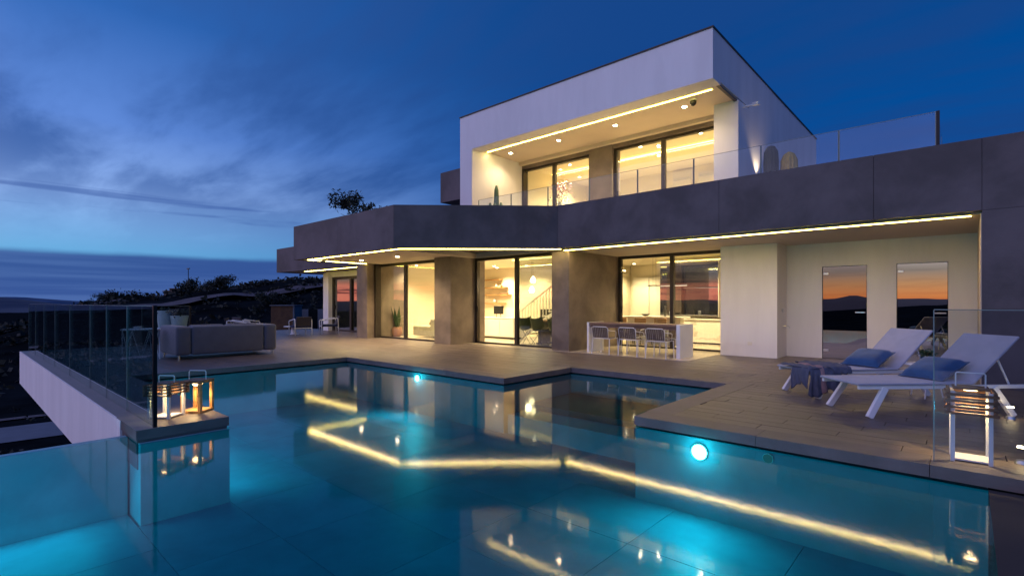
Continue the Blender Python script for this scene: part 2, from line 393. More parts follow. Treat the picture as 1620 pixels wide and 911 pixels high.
def ring_hill(name, mat, dist, a0, a1, base, amp, seed, peaks=()):
    b = MB(); n = 220
    for j, (dr, hs) in enumerate(((-.25, 0.), (-.12, .55), (0, 1.), (.15, .6), (.3, 0))):
        for i in range(n + 1):
            a = a0 + (a1 - a0) * i / n; h = base + amp * (noise.noise(Vector((a * 4, seed, 0))) + .5 * noise.noise(Vector((a * 13, seed, 5))) + .22 * noise.noise(Vector((a * 40, seed, 9))))
            for (pa, pw, ph) in peaks: h += ph * math.exp(-((a - pa) / pw) ** 2)
            d = dist * (1 + dr); b.v.append((cos(a) * d, sin(a) * d, -45 + (max(h, -40) + 45) * hs))
    for j in range(4):
        for i in range(n): q_ = j * (n + 1) + i; b.f.append((q_, q_ + 1, q_ + n + 2, q_ + n + 1))
    return b.build(name, mat, kind='structure', smooth=True)
M['hill3'] = pmat('hazy_dusk_hill', (.045, .036, .040), .95, .2, .004)  # haze put into this grey-brown hill colour
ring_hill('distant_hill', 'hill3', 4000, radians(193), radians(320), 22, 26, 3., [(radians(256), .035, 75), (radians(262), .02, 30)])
def strip(name, mat, pts, w, lift=.06, kind='structure'):
    b = MB(); P = []
    for (a, c) in zip(pts, pts[1:]):
        n = max(1, int((Vector(c) - Vector(a)).length / 2))
        P += [Vector(a).lerp(Vector(c), i / n) for i in range(n)]
    P.append(Vector(pts[-1]))
    for i, p in enumerate(P):
        d = (P[min(i + 1, len(P) - 1)] - P[max(0, i - 1)]).normalized(); nrm = Vector((-d.y, d.x))
        for k in (-1, -.33, .33, 1):
            q_ = p + nrm * (w / 2 * k); b.v.append((q_.x, q_.y, max(hgt(q_.x, q_.y), hgt(p.x, p.y)) + lift))
    for i in range(len(P) - 1):
        for k in range(3): b.f.append((i * 4 + k, i * 4 + k + 1, i * 4 + k + 5, i * 4 + k + 4))
    return b.build(name, mat, kind=kind)
strip('road', 'road', [(-45.5, -60), (-45, 0), (-44, 16), (-41, 40), (-34, 70)], 5.2)
strip('road_verge', 'verge', [(-51.2, -60), (-50.6, 0), (-49.6, 16), (-46, 42)], .9, .1)
strip('dirt_road', 'verge', [(-112, -40), (-110, -6), (-106, 6), (-104, 14), (-106, 30), (-104, 60)], 6, .35)
strip('dirt_road', 'verge', [(-126, 12), (-134, 22), (-138, 30), (-134, 40), (-130, 46), (-126, 60), (-118, 75)], 4., .45)
strip('dirt_road', 'verge', [(-150, -10), (-152, 4), (-146, 12)], 5, .6)
# scrub on the slope
b = MB(); rs = random.Random(5)
for i in range(2600):
    x = -56 - rs.random() ** .8 * 112; y = -40 + rs.random() * 160
    if abs(x + 109) < 5 and y < 40: continue
    R = .35 + rs.random() * .8; z = hgt(x, y)
    for k in range(9):
        a = rs.random() * 6.28; rr = R * rs.random(); b.leaf((x + cos(a) * rr, y + sin(a) * rr, z + rs.random() * R * .8), R * .9, R * .3, rs)
for i in range(500):
    x = -36 - rs.random() * 18; y = -30 + rs.random() * 60
    if -48.6 < x < -41: continue
    R = .15 + rs.random() * .25
    for k in range(8):
        a = rs.random() * 6.28; rr = R * rs.random(); b.leaf((x + cos(a) * rr, y + sin(a) * rr, hgt(x, y) + rs.random() * R), R * .9, R * .25, rs)
b.build('scrub', 'scrub', kind='stuff')
def tree(x, y, h, w, label, seed, n=1500, group='trees along the dark ridge'):
    r = random.Random(seed); z = hgt(x, y) - .2
    T = thing('ridge_tree', label, 'tree', (x, y, z), 0, group)
    tb = MB().tube([(0, 0, 0), (.1, .05, h * .3), (-.05, .1, h * .55)], [h * .05, h * .035, h * .02], 6)
    for k in range(5):
        a = r.random() * 6.28; tb.tube([(0, 0, h * .25), (cos(a) * w * .3, sin(a) * w * .3, h * .6)], [h * .02, h * .008], 5)
    tb.build('trunk', 'trunk', T, local=True)
    cb = MB(); cl = [(r.gauss(0, w * .24), r.gauss(0, w * .24), h * (.30 + .50 * r.random()), w * (.17 + .13 * r.random())) for _ in range(13)]
    for i in range(n):
        c_ = cl[i % len(cl)]; v = Vector((r.gauss(0, 1), r.gauss(0, 1), r.gauss(0, .75))).normalized() * c_[3] * r.random() ** .6
        cb.leaf((c_[0] + v.x, c_[1] + v.y, c_[2] + v.z), w * .065, w * .024, r)
    cb.build('crown', 'leafdark', T, local=True)
CS, SN = cos(radians(41.97)), sin(radians(41.97))
def at(px, dep):
    r = (px - 810) / 800.5 * dep; return (r * CS - dep * SN, r * SN + dep * CS)
for i, (px, dep, h, w, lab) in enumerate([
    (122, 118, 1.9, 3.2, 'leftmost small dark tree low on the ridge just above the glass fence'),
    (139, 120, 1.9, 3.2, 'small dark tree second from left on the ridge above the glass fence'),
    (164, 118, 2.6, 2.8, 'upright dark tree on the ridge beside a long low bush'),
    (190, 118, 2.5, 7., 'wide low dark tree on the ridge left of the pale track'),
    (299, 122, 4.2, 6.5, 'round dark tree beside the tiny ridge house and lamp post'),
    (352, 112, 3.4, 5.0, 'broad dark tree on the ridge right of the tiny house'),
    (335, 112, 2.4, 4.0, 'low bushy dark tree just left of the broad ridge tree'),
    (432, 96, 2.9, 5.0, 'dark bushy tree on the ridge close to the villa wing')]):
    x, y = at(px, dep); tree(x, y, h, w, lab, i + 11)
x, y = at(298, 128); z = hgt(x, y)
T = thing('street_lamp', 'thin lamp post standing up behind the round ridge tree', 'street lamp', (x, y, z))
MB().tube([(0, 0, 0), (0, 0, 6.4)], .09, 6).build('pole', 'steel', T, local=True)
MB().box(-1., .9, -.15, .15, 6.35, 6.55).build('lamp_head', 'steel', T, local=True)
x, y = at(276, 121); z = hgt(x, y)
T = thing('ridge_house', 'tiny pale house on the ridge left of the round tree', 'house', (x, y, z), radians(20))
MB().box(-1.5, 1.3, -1.5, 1.5, -.5, 1.5).build('wall', 'house_far', T, local=True); MB().prism([(-1.8, -1.7), (1.6, -1.7), (1.6, 1.7), (-1.8, 1.7)], 1.5, 1.65).build('roof', 'house_far', T, local=True)
MB().box(1.31, 1.35, -.6, .0, .4, 1.1).build('window', 'tv', T, local=True)
x, y = at(290, 124); z = hgt(x, y)
T = thing('ridge_house', 'tiny dark flat-roofed house on the ridge under the round tree', 'house', (x, y, z), radians(20))
MB().box(-2.8, 2, -1.5, 1.5, -.5, 1.9).build('wall', 'ground', T, local=True); MB().box(-2.9, 2.1, -1.6, 1.6, 1.91, 2.05).build('roof', 'house_far', T, local=True)
x, y = at(8, 158); z = hgt(x, y)
T = thing('parked_van', 'tiny pale van far off in the valley at the left edge', 'van', (x, y, z), radians(60))
MB().prism([(-1.9, 0), (1.9, 0), (1.9, .9), (1.1, 1.0), (.7, 1.7), (-1.9, 1.7)], -.75, .75).build('body', 'potwhite', T, local=True).rotation_euler = (radians(90), 0, 0)
for q_ in ((-1.1, -.7), (-1.1, .7), (1.1, -.7), (1.1, .7)): MB().tube([(q_[0], q_[1] - .1, .3), (q_[0], q_[1] + .1, .3)], .3, 10).build('wheel', 'black', T, local=True)

# ================================================================== POOL
WZ = -.12
FZ = -.95
SX0, SX1 = -6.65, .12          # south pool
def pool_rects():
    return [(SX0, SX1, -3, 1.27), (-6.2, SX1, 1.27, 2.13), (-11.05, SX1, 2.13, 5.3), (-11.05, -2.85, 5.3, 6.4), (-5.95, -2.85, 6.4, 8.4)]
wb = MB()
for i, (a, b_, c_, d_) in enumerate(pool_rects()):
    n = len(wb.v); wb.v += [(a, c_, WZ), (b_, c_, WZ), (b_, d_, WZ), (a, d_, WZ)]; wb.f.append((n, n + 1, n + 2, n + 3))
water = wb.build('pool_water', 'water', kind='structure')
fb = MB()
for (a, b_, c_, d_) in pool_rects(): fb.box(a, b_, c_, d_, FZ - .3, FZ - .02)
basin = fb.build('pool_basin', 'grout', kind='structure')
tm = {}
def tilepiece(name, mat, x0, x1, y0, y1, z0, z1, parent, bev=0, lab=None):
    dx, dy, dz = round(x1 - x0, 3), round(y1 - y0, 3), round(z1 - z0, 3); key = (name, mat, dx, dy, dz)
    if key not in tm:
        o = MB().box(-dx / 2, dx / 2, -dy / 2, dy / 2, -dz / 2, dz / 2).build(name, mat, parent, local=True)
        tm[key] = o.data
    else:
        o = D.objects.new(name, tm[key]); COL.objects.link(o); o.parent = parent
    o.location = Vector(((x0 + x1) / 2, (y0 + y1) / 2, (z0 + z1) / 2)) - Vector(parent['_w'] if '_w' in parent else (0, 0, 0))
    return o
for (a, b_, c_, d_) in pool_rects():
    nx = max(1, round((b_ - a) / 1.2)); ny = max(1, round((d_ - c_) / 1.1)); sx_, sy_ = (b_ - a) / nx, (d_ - c_) / ny
    for i in range(nx):
        for j in range(ny):
            tilepiece('floor_tile', 'basin', a + i * sx_ + .003, a + (i + 1) * sx_ - .003, c_ + j * sy_ + .003, c_ + (j + 1) * sy_ - .003, FZ - .02, FZ, basin)
def pwall(x0, x1, y0, y1, top=-.13):
    # wall slab lined by tall tiles on the wet side
    box('pool_wall', 'basin', x0, x1, y0, y1, FZ - .3, top, basin)
pwall(SX0 - .12, SX0, -3, 1.27)                      # infinity edge
pwall(-6.95, -6.2, 1.29, 2.12); pwall(-11.3, -6.95, 1.9, 2.13)
pwall(-11.3, -11.05, 2.13, 6.4); pwall(-11.3, -5.95, 6.4, 6.65); pwall(-6.2, -5.95, 6.65, 8.4)
pwall(-6.2, -2.6, 8.4, 8.6); pwall(-2.85, -2.6, 5.3, 8.4); pwall(-2.6, SX1, 5.3, 5.5)
box('pool_edge', 'joint', SX1, SX1 + .25, -3, 5.27, FZ - .3, -.115, basin); pwall(SX0, SX1, -3.2, -3)
box('step_bench', 'basin', -5.9, -2.9, 6.45, 8.35, FZ, -.62, basin)
# underwater lamps, plus added fill lights
def poollamp(x, y, z, r, e, mat='poollamp', face=-1):
    L = MB().tube([(x, y, z), (x, y + .02 * face, z)], [r * 1.06, r * 1.06], 28).build('lamp_ring', 'chrome', basin)
    G = MB().tube([(x, y + .02 * face, z), (x, y + .035 * face, z)], [r, r * .85], 28).build('pool_lamp', mat, basin)
    if e:
        light('pool_lamp_light', 'SPOT', (x, y + .10 * face, z), (.10, .80, 1.), e, basin, .08, (radians(64), 0, 0 if face > 0 else pi), 160, 1.)
poollamp(-2.10, 5.3, -.27, .08, 60); poollamp(-8.34, 6.4, -.235, .065, 60); poollamp(-1.43, 5.3, -.20, .045, 0, 'poollamp_dim')
light('pool_lamp_halo', 'POINT', (-2.1, 5.17, -.27), (.45, .9, 1.), 5, basin, .05); light('pool_lamp_halo', 'POINT', (-8.34, 6.27, -.235), (.45, .9, 1.), 4, basin, .05)
light('pool_fill_light', 'AREA', (-3.3, -2.9, -.84), (.06, .74, 1.), 175, basin, 5.6, (radians(92), 0, 0), sy=.15)  # added unseen area lights without fixtures, filling the pool with glow
light('pool_fill_light', 'AREA', (-8.6, 2.2, -.5), (.05, .74, 1.), 30, basin, 4.2, (radians(66), 0, 0), sy=.25)
light('pool_fill_light', 'AREA', (-6.55, -.6, -.55), (.04, .74, 1.), 24, basin, 3.2, (radians(66), 0, radians(-90)), sy=.25)

# ================================================================== DECK
deck = MB()
for r in ((-24.5, 6, 8.6, 13.9), (-24.5, -6.2, 6.65, 8.6), (-18.9, -11.3, 1.36, 6.65), (-11.3, -6.95, 1.36, 1.9), (-2.6, 6, 5.5, 8.6)):
    deck.box(r[0], r[1], r[2], r[3], -.5, -.03)
deck = deck.build('deck', 'joint', kind='structure')
pl = []; rp = random.Random(3)
PW = .2; PLN = 1.2
def rows(x0, x1, y0, y1):
    j = 0; n = max(1, round((y1 - y0) / PW)); w = (y1 - y0) / n
    for j in range(n):
        off = ((int(round((y0 + j * w) / PW)) * .437) % 1.) * PLN; x = x0 - off
        while x < x1 - 1e-6:
            a, b_ = max(x, x0), min(x + PLN, x1)
            if b_ - a > .04: pl.append((a + .003, b_ - .003, y0 + j * w + .003, y0 + (j + 1) * w - .003))
            x += PLN
rows(-24.5, 6, 8.7, 13.9); rows(-24.5, -6.25, 6.7, 8.7); rows(-18.9, -11.35, 1.7, 6.7); rows(-2.55, 6, 5.6, 8.7)
HOUSE = [(-24.5, -17.1, 12.25, 14), (-17.1, -4.6, 14, 15), (-16.9, -12.8, 11.1, 15), (-12.7, -11.9, 10.5, 15), (-11.9, -8.4, 11.7, 15), (-8.4, -7.9, 11.1, 15), (-4.55, -3.35, 13, 15), (.2, 6, 10.7, 15)]
pl = [p for p in pl if not any(p[0] > h[0] and p[1] < h[1] and p[2] > h[2] and p[3] < h[3] for h in HOUSE)]
pl.sort(key=lambda p: ((p[0] + p[1]) / 2) ** 2 + ((p[2] + p[3]) / 2) ** 2)
pl = [p for p in pl if not (p[0] > 2.5 and p[2] > 5)]
for i, p in enumerate(pl[:300]):
    dz = rp.random() * .0015
    tilepiece('plank', 'plank', p[0], p[1], p[2], p[3], -.03 , 0, deck).location.z -= dz
b = MB()
for p in pl[300:]:
    b.box(p[0], p[1], p[2], p[3], -.03, -rp.random() * .002)
m = M['plank2'] = M['plank'].copy(); m.name = 'woodlook_plank_far'; tt = NT(m.node_tree)
far_planks = b.build('plank', m, deck, kind='stuff')
# per-plank tone for the joined planks: keyed on position
geo = tt.new('ShaderNodeNewGeometry'); mul = [n for n in m.node_tree.nodes if n.type == 'OBJECT_INFO'][0]
k = tt.m('ADD', .86, tt.m('MULTIPLY', geo.outputs['Random Per Island'], .28)); cc = tt.new('ShaderNodeCombineXYZ')
for i in range(3): tt.put(cc.inputs[i], k)
for l in list(m.node_tree.links):
    if l.from_node == mul and l.from_socket.name == 'Random': m.node_tree.links.remove(l)
bs = m.node_tree.nodes['Principled BSDF']; src = bs.inputs['Base Color'].links[0].from_socket
tt.put(bs.inputs['Base Color'], tt.mix(1., src, cc.outputs[0], 'MULTIPLY'))
# coping stones round the pool (overhang 5 cm over the water)
def coping(x0, x1, y0, y1, L=1.2, th=.1):
    if x1 - x0 >= y1 - y0:
        n = max(1, round((x1 - x0) / L)); s = (x1 - x0) / n
        for i in range(n): tilepiece('coping_stone', 'coping', x0 + i * s + .002, x0 + (i + 1) * s - .002, y0, y1, -th, 0, deck)
    else:
        n = max(1, round((y1 - y0) / L)); s = (y1 - y0) / n
        for i in range(n): tilepiece('coping_stone', 'coping', x0, x1, y0 + i * s + .002, y0 + (i + 1) * s - .002, -th, 0, deck)
coping(-2.85, 2.4, 5.27, 5.6, 1.2); coping(-2.87, -2.55, 5.6, 8.4)
coping(-2.87 + .0, -2.55, 8.4, 8.7); coping(-5.97, -2.87, 8.38, 8.7); coping(-6.25, -5.93, 6.38, 8.7)
coping(-11.07, -6.25, 6.38, 6.7); coping(-11.35, -11.07, 2.1, 6.7); coping(-18.9, -11.35, 1.28, 1.7); coping(-11.35, -7.2, 1.28, 2.16)
coping(-7.2, -6.28, 1.27, 1.7, 1.); coping(-7.2, -6.28, 1.7, 2.14, 1.)
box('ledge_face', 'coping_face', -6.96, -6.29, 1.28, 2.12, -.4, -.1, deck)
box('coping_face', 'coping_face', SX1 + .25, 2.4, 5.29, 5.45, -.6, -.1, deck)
# white cantilevered terrace wall
T = thing('terrace_wall', 'long white wall carrying the terrace edge under the glass fence', 'wall', (-13, 1.2, -1))
x = -18.95
for i in range(13):
    x1 = min(x + .98, -6.97)
    if x1 - x < .1: break
    MB().box(x + .003, x1 - .003, 1.262, 1.36, -.86 - (0), -.005 - .0).build('wall_panel', 'render', T)
    x = x1
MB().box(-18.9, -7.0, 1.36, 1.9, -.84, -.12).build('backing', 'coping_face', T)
MB().box(-18.95, -18.85, 1.36, 13, -.84, -.12).build('backing', 'render', T)
MB().box(-7.0, -6.9, 1.9, 6, -7, -1.5).build('footing', 'coping_face', T)
T = thing('plinth', 'dark concrete plinth under the villa and pool', 'wall', (-8, 8, -7))
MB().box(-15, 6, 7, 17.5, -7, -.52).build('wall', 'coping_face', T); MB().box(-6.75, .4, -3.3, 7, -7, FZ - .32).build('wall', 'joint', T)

# glass fences
def fence(label, y, xs_, z0, z1, mat, posts=(), loc=None, edge=.007, axis='x', group='glass fences round the terrace'):
    L = loc or ((xs_[0], y, z0) if axis == 'x' else (y, xs_[0], z0))
    F = thing('glass_fence', label, 'glass fence', L, 0, group)
    for a, b_ in zip(xs_, xs_[1:]):
        a, b_ = min(a, b_) + .006, max(a, b_) - .006
        if axis == 'x':
            p = box('pane', mat, a, b_, y - .006, y + .006, z0, z1, F)
            for e in (a, b_): box('pane_edge', 'glass_edge', e - edge / 2, e + edge / 2, y - .008, y + .008, z0, z1, F)
            box('pane_edge', 'glass_edge', a, b_, y - .0065, y + .0065, z1 + .0005, z1 + .008, F)
        else:
            p = box('pane', mat, y - .006, y + .006, a, b_, z0, z1, F)
            for e in (a, b_): box('pane_edge', 'glass_edge', y - .008, y + .008, e - edge / 2, e + edge / 2, z0, z1, F)
            box('pane_edge', 'glass_edge', y - .0065, y + .0065, a, b_, z1 + .0005, z1 + .008, F)
    for (px_, py_, w) in posts: box('post', 'steel', px_ - w / 2, px_ + w / 2, py_ - w / 2, py_ + w / 2, z0 - .0, z1 + .01, F)
    return F
fence('long glass fence on the white terrace wall, ending at a dark post by the lanterns', 1.44, [-6.33, -7.55, -8.75, -9.95, -11.9, -13.8, -15.6, -17.3, -18.85], .0, 1.262, 'fence_glass', [(-6.33, 1.44, .035)])
fence('glass fence along the far left terrace end behind the sofa', -18.85, [1.46, 2.7, 3.95, 5.25], 0., 1.2, 'fence_glass', [(-18.85, 5.25, .05)], axis='y')
fence('frameless glass fence standing on the poolside coping behind the right lantern', 5.43, [-.21, 1.1, 2.4], 0., 1.24, 'fence_clear', [])

# ================================================================== VILLA
V0 = (-8., 12., 0.)
villa = thing('villa', 'modern white and grey concrete villa with lit strips and large windows', 'house', V0)
F0, F1 = 2.73, 3.84
OUT = [(4.0, 10.65), (-7.97, 10.65), (-11.05, 7.7), (-16.75, 7.7), (-16.75, 10.4), (-24.4, 10.4), (-24.4, 14.5)]
def inset(P, d):
    # offset polyline to the inner (house) side
    R = []
    for i, p in enumerate(P):
        p = Vector(p); ns = []
        for a, b_ in ((i - 1, i), (i, i + 1)):
            if a < 0 or b_ >= len(P): continue
            e = (Vector(P[b_]) - Vector(P[a])).normalized(); ns.append(Vector((e.y, -e.x)))
        n = sum(ns, Vector((0, 0))).normalized(); k = d / max(.3, n.dot(ns[0])); R.append(tuple(p + n * k))
    return R
INN = inset(OUT, .22)
# concrete cladding panels along the fascia
for i in range(len(OUT) - 1):
    A, B_ = Vector(OUT[i]), Vector(OUT[i + 1]); IA, IB = Vector(INN[i]), Vector(INN[i + 1])
    L = (B_ - A).length
    if i == 0: cuts = [0, (4 - .17) / L] + [(4 - xx) / L for xx in (-1.2, -3.82)] + [1]
    else: n = max(1, round(L / 2.9)); cuts = [k / n for k in range(n + 1)]
    for c0, c1 in zip(cuts, cuts[1:]):
        e = .003 / L; c0 += e; c1 -= e
        a, b_, ia, ib = A.lerp(B_, c0), A.lerp(B_, c1), IA.lerp(IB, c0), IA.lerp(IB, c1)
        MB().prism([tuple(a), tuple(b_), tuple(ib), tuple(ia)], F0, F1).build('fascia_panel', 'concrete', villa)
core = [(3.9, 10.9), (-8.05, 10.9), (-11.13, 7.95), (-16.5, 7.95), (-16.5, 10.65), (-24.15, 10.65), (-24.15, 16), (3.9, 20)]
MB().prism(core, 3.0, 3.4).build('floor_slab', 'concrete', villa)
MB().prism([(-16.5, 7.95), (-11.13, 7.95), (-11.5, 8.55), (-11.8, 11.4), (-11.8, 12.0), (-16.5, 12.0)], 2.742, 2.99).build('soffit', 'soffit', villa)
MB().prism([(-11.13, 7.95), (-8.05, 10.9), (-8.7, 11.3), (-11.5, 8.55)], 2.742, 2.99).build('soffit', 'soffit', villa)
MB().prism([(-11.8, 11.4), (-8.7, 11.3), (-8.05, 10.9), (-8.05, 11.9), (-11.8, 11.9)], 2.742, 2.99).build('soffit', 'soffit', villa)
MB().prism([(-8.05, 10.9), (.17, 10.9), (.17, 13.8), (-8.05, 13.8)], 2.70, 2.99).build('soffit', 'soffit', villa)
MB().prism([(-24.15, 10.65), (-16.52, 10.65), (-16.52, 12.5), (-24.15, 12.5)], 2.742, 2.99).build('soffit', 'soffit', villa)
MB().prism([(-11.48, 8.6), (-11.78, 11.38), (-8.75, 11.28)], 2.90, 2.94).build('recess_panel', 'soffit_dark', villa)  # recess panel darker than the soffit around it
# LED strips just inside the fascia
def led(p, q, z, mat='led', w=.013):
    MB().bar((*p, z), (*q, z), w, .012).build('led_strip', mat, villa)
led((.05, 10.97), (-8.0, 10.97), 2.69); led((-8.0, 10.96), (-11.15, 8.0), 2.728); led((-11.17, 7.99), (-16.36, 7.99), 2.728)
led((-16.4, 8.05), (-16.4, 10.25), 2.728); led((-22.6, 10.9), (-17.2, 10.9), 2.728)
# downlights
def downlight(x, y, z, e=14, mat='lamp', parent=villa, r=.042, lc=WARM, spot=135):
    MB().lathe([(r + .014, 0), (r + .014, .008), (r, .012)], (x, y, z - .012), 20).build('downlight', 'white_metal', parent)
    MB().lathe([(r, 0), (r * .9, .006)], (x, y, z - .018), 20).build('downlight_lens', mat, parent)
    light('downlight_light', 'SPOT', (x, y, z - .03), lc, e, parent, .04, None, spot, .7)
downlight(-15.2, 9.3, 2.742, 520, r=.06); downlight(-13.15, 9.3, 2.742, 520, r=.06)
light('led_wash', 'AREA', (-13.8, 8.05, 2.715), WARM, 34, villa, 5., None, sy=.05)
light('led_wash', 'AREA', (-9.6, 9.55, 2.715), WARM, 30, villa, 4., (0, 0, radians(43.7)), sy=.05)
light('led_wash', 'AREA', (-4., 11.0, 2.67), WARM, 60, villa, 7.8, None, sy=.05)
light('led_wash', 'AREA', (-20, 10.95, 2.715), WARM, 18, villa, 5., None, sy=.05)
# small dome under the soffit and vents
MB().lathe([(.09, 0), (.09, .01)], (-3.1, 12.4, 2.688), 24).build('ceiling_vent', 'soffit', villa)
MB().lathe([(.09, 0), (.09, .01)], (-4.6, 12.3, 2.688), 24).build('ceiling_vent', 'soffit', villa)

# piers and walls of the ground floor
box('pier', 'concrete_warm', -17.15, -16.45, 10.3, 12.0, 0, 2.78, villa)
box('pier', 'concrete_warm', -12.7, -11.92, 10.4, 11.9, 0, 2.78, villa)
box('pier', 'concrete_warm', -8.47, -7.9, 11.05, 13.75, 0, 2.70 - .001, villa)
box('grey_wall', 'concrete', .17, 4.0, 10.655, 14.2, 0, 2.725, villa)
for k, (a, b_) in enumerate(((.17, 2.4), (2.406, 4.0))):
    for (z0, z1) in ((0, 1.2), (1.206, 2.724)): box('wall_panel', 'concrete', a, b_, 10.64, 10.653, z0, z1, villa)
box('lit_reveal_strip', 'soffit', .155, .168, 10.70, 13.7, 0, 2.69, villa)  # pale strip paints in the light along the grey wall's side
box('white_wall', 'render', -4.6, -3.3, 12.93, 15.95, 0, 2.699, villa)
box('white_wall', 'render', -3.299, -2.54, 13.75, 14.0, 0, 2.699, villa); box('white_wall', 'render', -1.67, -1.14, 13.75, 14.0, 0, 2.699, villa)
box('white_wall', 'render', -.29, .16, 13.75, 14.0, 0, 2.699, villa)
box('white_wall', 'render', -2.54, -1.67, 13.75, 14.0, 2.15, 2.699, villa); box('white_wall', 'render', -1.14, -.29, 13.75, 14.0, 2.15, 2.699, villa)
box('unlit_room_sheet', 'soffit_dark', -3.2, .1, 14.4, 14.5, 0, 2.7, villa)  # dark sheet stands in for the unlit room behind the doors
for nm, x0, x1, mt in (('door', -2.54, -1.67, 'door_glass'), ('glass_panel', -1.14, -.29, 'door_glass2')):
    d_ = box(nm, mt, x0 + .01, x1 - .01, 13.78, 13.79, .01, 2.14, villa)
    for z in (.19, 1.98): box('hinge', 'chrome', x0 + .02, x0 + .12, 13.765, 13.80, z - .025, z + .025, d_) if False else MB().box(x0 + .02, x0 + .12, 13.765, 13.80, z - .025, z + .025).build('hinge', 'chrome', d_, bevel=.004)
    MB().box(x1 - .22, x1 - .03, 13.72, 13.735, 1.07, 1.10).build('handle', 'chrome', d_, bevel=.004)
    MB().bar((x0, 13.77, 2.145), (x1, 13.77, 2.145), .03, .01).build('door_trim', 'steel', d_); MB().box(x0, x0 + .008, 13.755, 13.80, 0, 2.14).build('door_trim', 'steel', d_); MB().box(x1 - .008, x1, 13.755, 13.80, 0, 2.14).build('door_trim', 'steel', d_)
box('skirting_socket', 'white_gloss', -3.95, -3.85, 12.915, 12.93, .28, .36, villa); MB().box(-3.29, -3.27, 13.3, 13.42, 1.08, 1.16).build('outdoor_switch', 'chrome', villa, bevel=.003)
MB().tube([(-3.27, 13.33, .75), (-3.15, 13.33, .75), (-3.13, 13.33, .70)], .014, 8).build('wall_tap', 'chrome', villa)
# left wing
box('white_wall', 'render', -22.7, -22.22, 11.85, 16, 0, 2.739, villa)
box('white_wall', 'render', -22.219, -17.15, 12.0, 12.2, 2.5, 2.739, villa)
box('wing_back', 'render_in', -22.2, -17.2, 14.3, 14.4, 0, 2.739, villa)
box('wing_floor', 'floor_in', -22.2, -17.2, 12.1, 14.3, -.02, .005, villa)
def sash(x0, x1, y, z0, z1, mulls=(), mat='glass', th=.06, fw=.07, name='window', mats=None):
    f = MB()
    f.box(x0, x1, y - th, y + th, z1 - fw, z1); f.box(x0, x1, y - th, y + th, z0, z0 + fw * .6)
    f.box(x0, x0 + fw, y - th, y + th, z0 + fw * .6, z1 - fw); f.box(x1 - fw, x1, y - th, y + th, z0 + fw * .6, z1 - fw)
    for m_ in mulls: f.box(m_ - fw * .6, m_ + fw * .6, y - th * .9, y + th * .9, z0 + fw * .6, z1 - fw)
    fo = f.build(name, 'dark_frame', villa)
    e = [x0 + fw] + list(mulls) + [x1 - fw]
    for i, (a, b_) in enumerate(zip(e, e[1:])):
        mt = mats[i] if mats else mat
        if mt is None: continue
        yy = y + (.02 if i % 2 else -.02)
        box('pane', mt, a, b_, yy - .006, yy + .006, z0 + fw * .6, z1 - fw, fo)
    MB().box(x0 + fw + .02, x0 + fw + .06, y - th - .03, y - th, 1. + z0, 1.2 + z0).build('handle', 'black', fo, bevel=.005)
    return fo
sash(-22.2, -17.2, 12.1, 0, 2.5, (-20.6,), fw=.12, mats=('glass_left', 'glass_left'))
sash(-16.6, -12.75, 10.9, 0, 2.739, (-14.9,), fw=.09)
box('window_post', 'dark_frame', -16.449, -16.35, 10.6, 10.83, 0, 2.739, villa)
# hall sliding door: left leaf open
f = sash(-11.9, -8.48, 11.5, 0, 2.739, (-10.14,), fw=.09, name='sliding_door', mats=(None, 'glass_slide'))
sash(-7.88, -4.62, 13.65, 0, 2.699, (-6.19,), fw=.085)
# ground floor shell
box('interior_floor', 'floor_in', -17.2, -4.62, 10.97, 18.4, -.02, .006, villa)
box('interior_ceiling', 'render_in', -17.2, -4.62, 12.02, 18.4, 2.78, 2.99, villa)
box('interior_wall', 'render_in', -17.4, -17.2, 12.01, 18.4, 0, 2.78, villa)
box('interior_wall', 'render_in', -17.2, -17.16, 10.95, 16, .01, 2.775, villa)
box('interior_wall', 'render_in', -17.15, -10.2, 16., 16.15, .006, 2.78, villa)
box('interior_wall', 'render_in', -10.2, -10.05, 16., 18.4, .006, 2.78, villa)
box('interior_wall', 'render_in', -10.05, -4.62, 18.3, 18.5, .006, 2.78, villa)
box('interior_wall', 'render_in', -4.75, -4.61, 13.75, 18.3, .006, 2.699, villa)
for p in ((-7.03, 14.88), (-5.74, 14.83), (-9.3, 17.2), (-8.4, 15.0)): downlight(*p, 2.775 if p[1] > 13.8 else 2.7, 500, 'lamp_in', lc=WARMIN, r=.05)
for p in ((-16.0, 12.2), (-14.6, 12.2), (-15.4, 14.), (-14., 14.5), (-13.2, 12.6), (-12.4, 12.3), (-14.6, 15.3), (-12.9, 15.2), (-10.2, 12.4), (-9.4, 14.2)): downlight(*p, 2.775, 420, 'lamp_in', lc=WARMIN, r=.05)
MB().bar((-11.5, 12.8, 2.74), (-8.6, 12.6, 2.74), .02, .02).build('led_strip', 'led_in', villa)
for i, dy in enumerate((11.62, 11.69, 11.78, 11.84, 11.9)): box('wall_switch', 'chrome', -17.155, -17.15, dy - .02, dy + .02, 1.22, 1.28, villa)

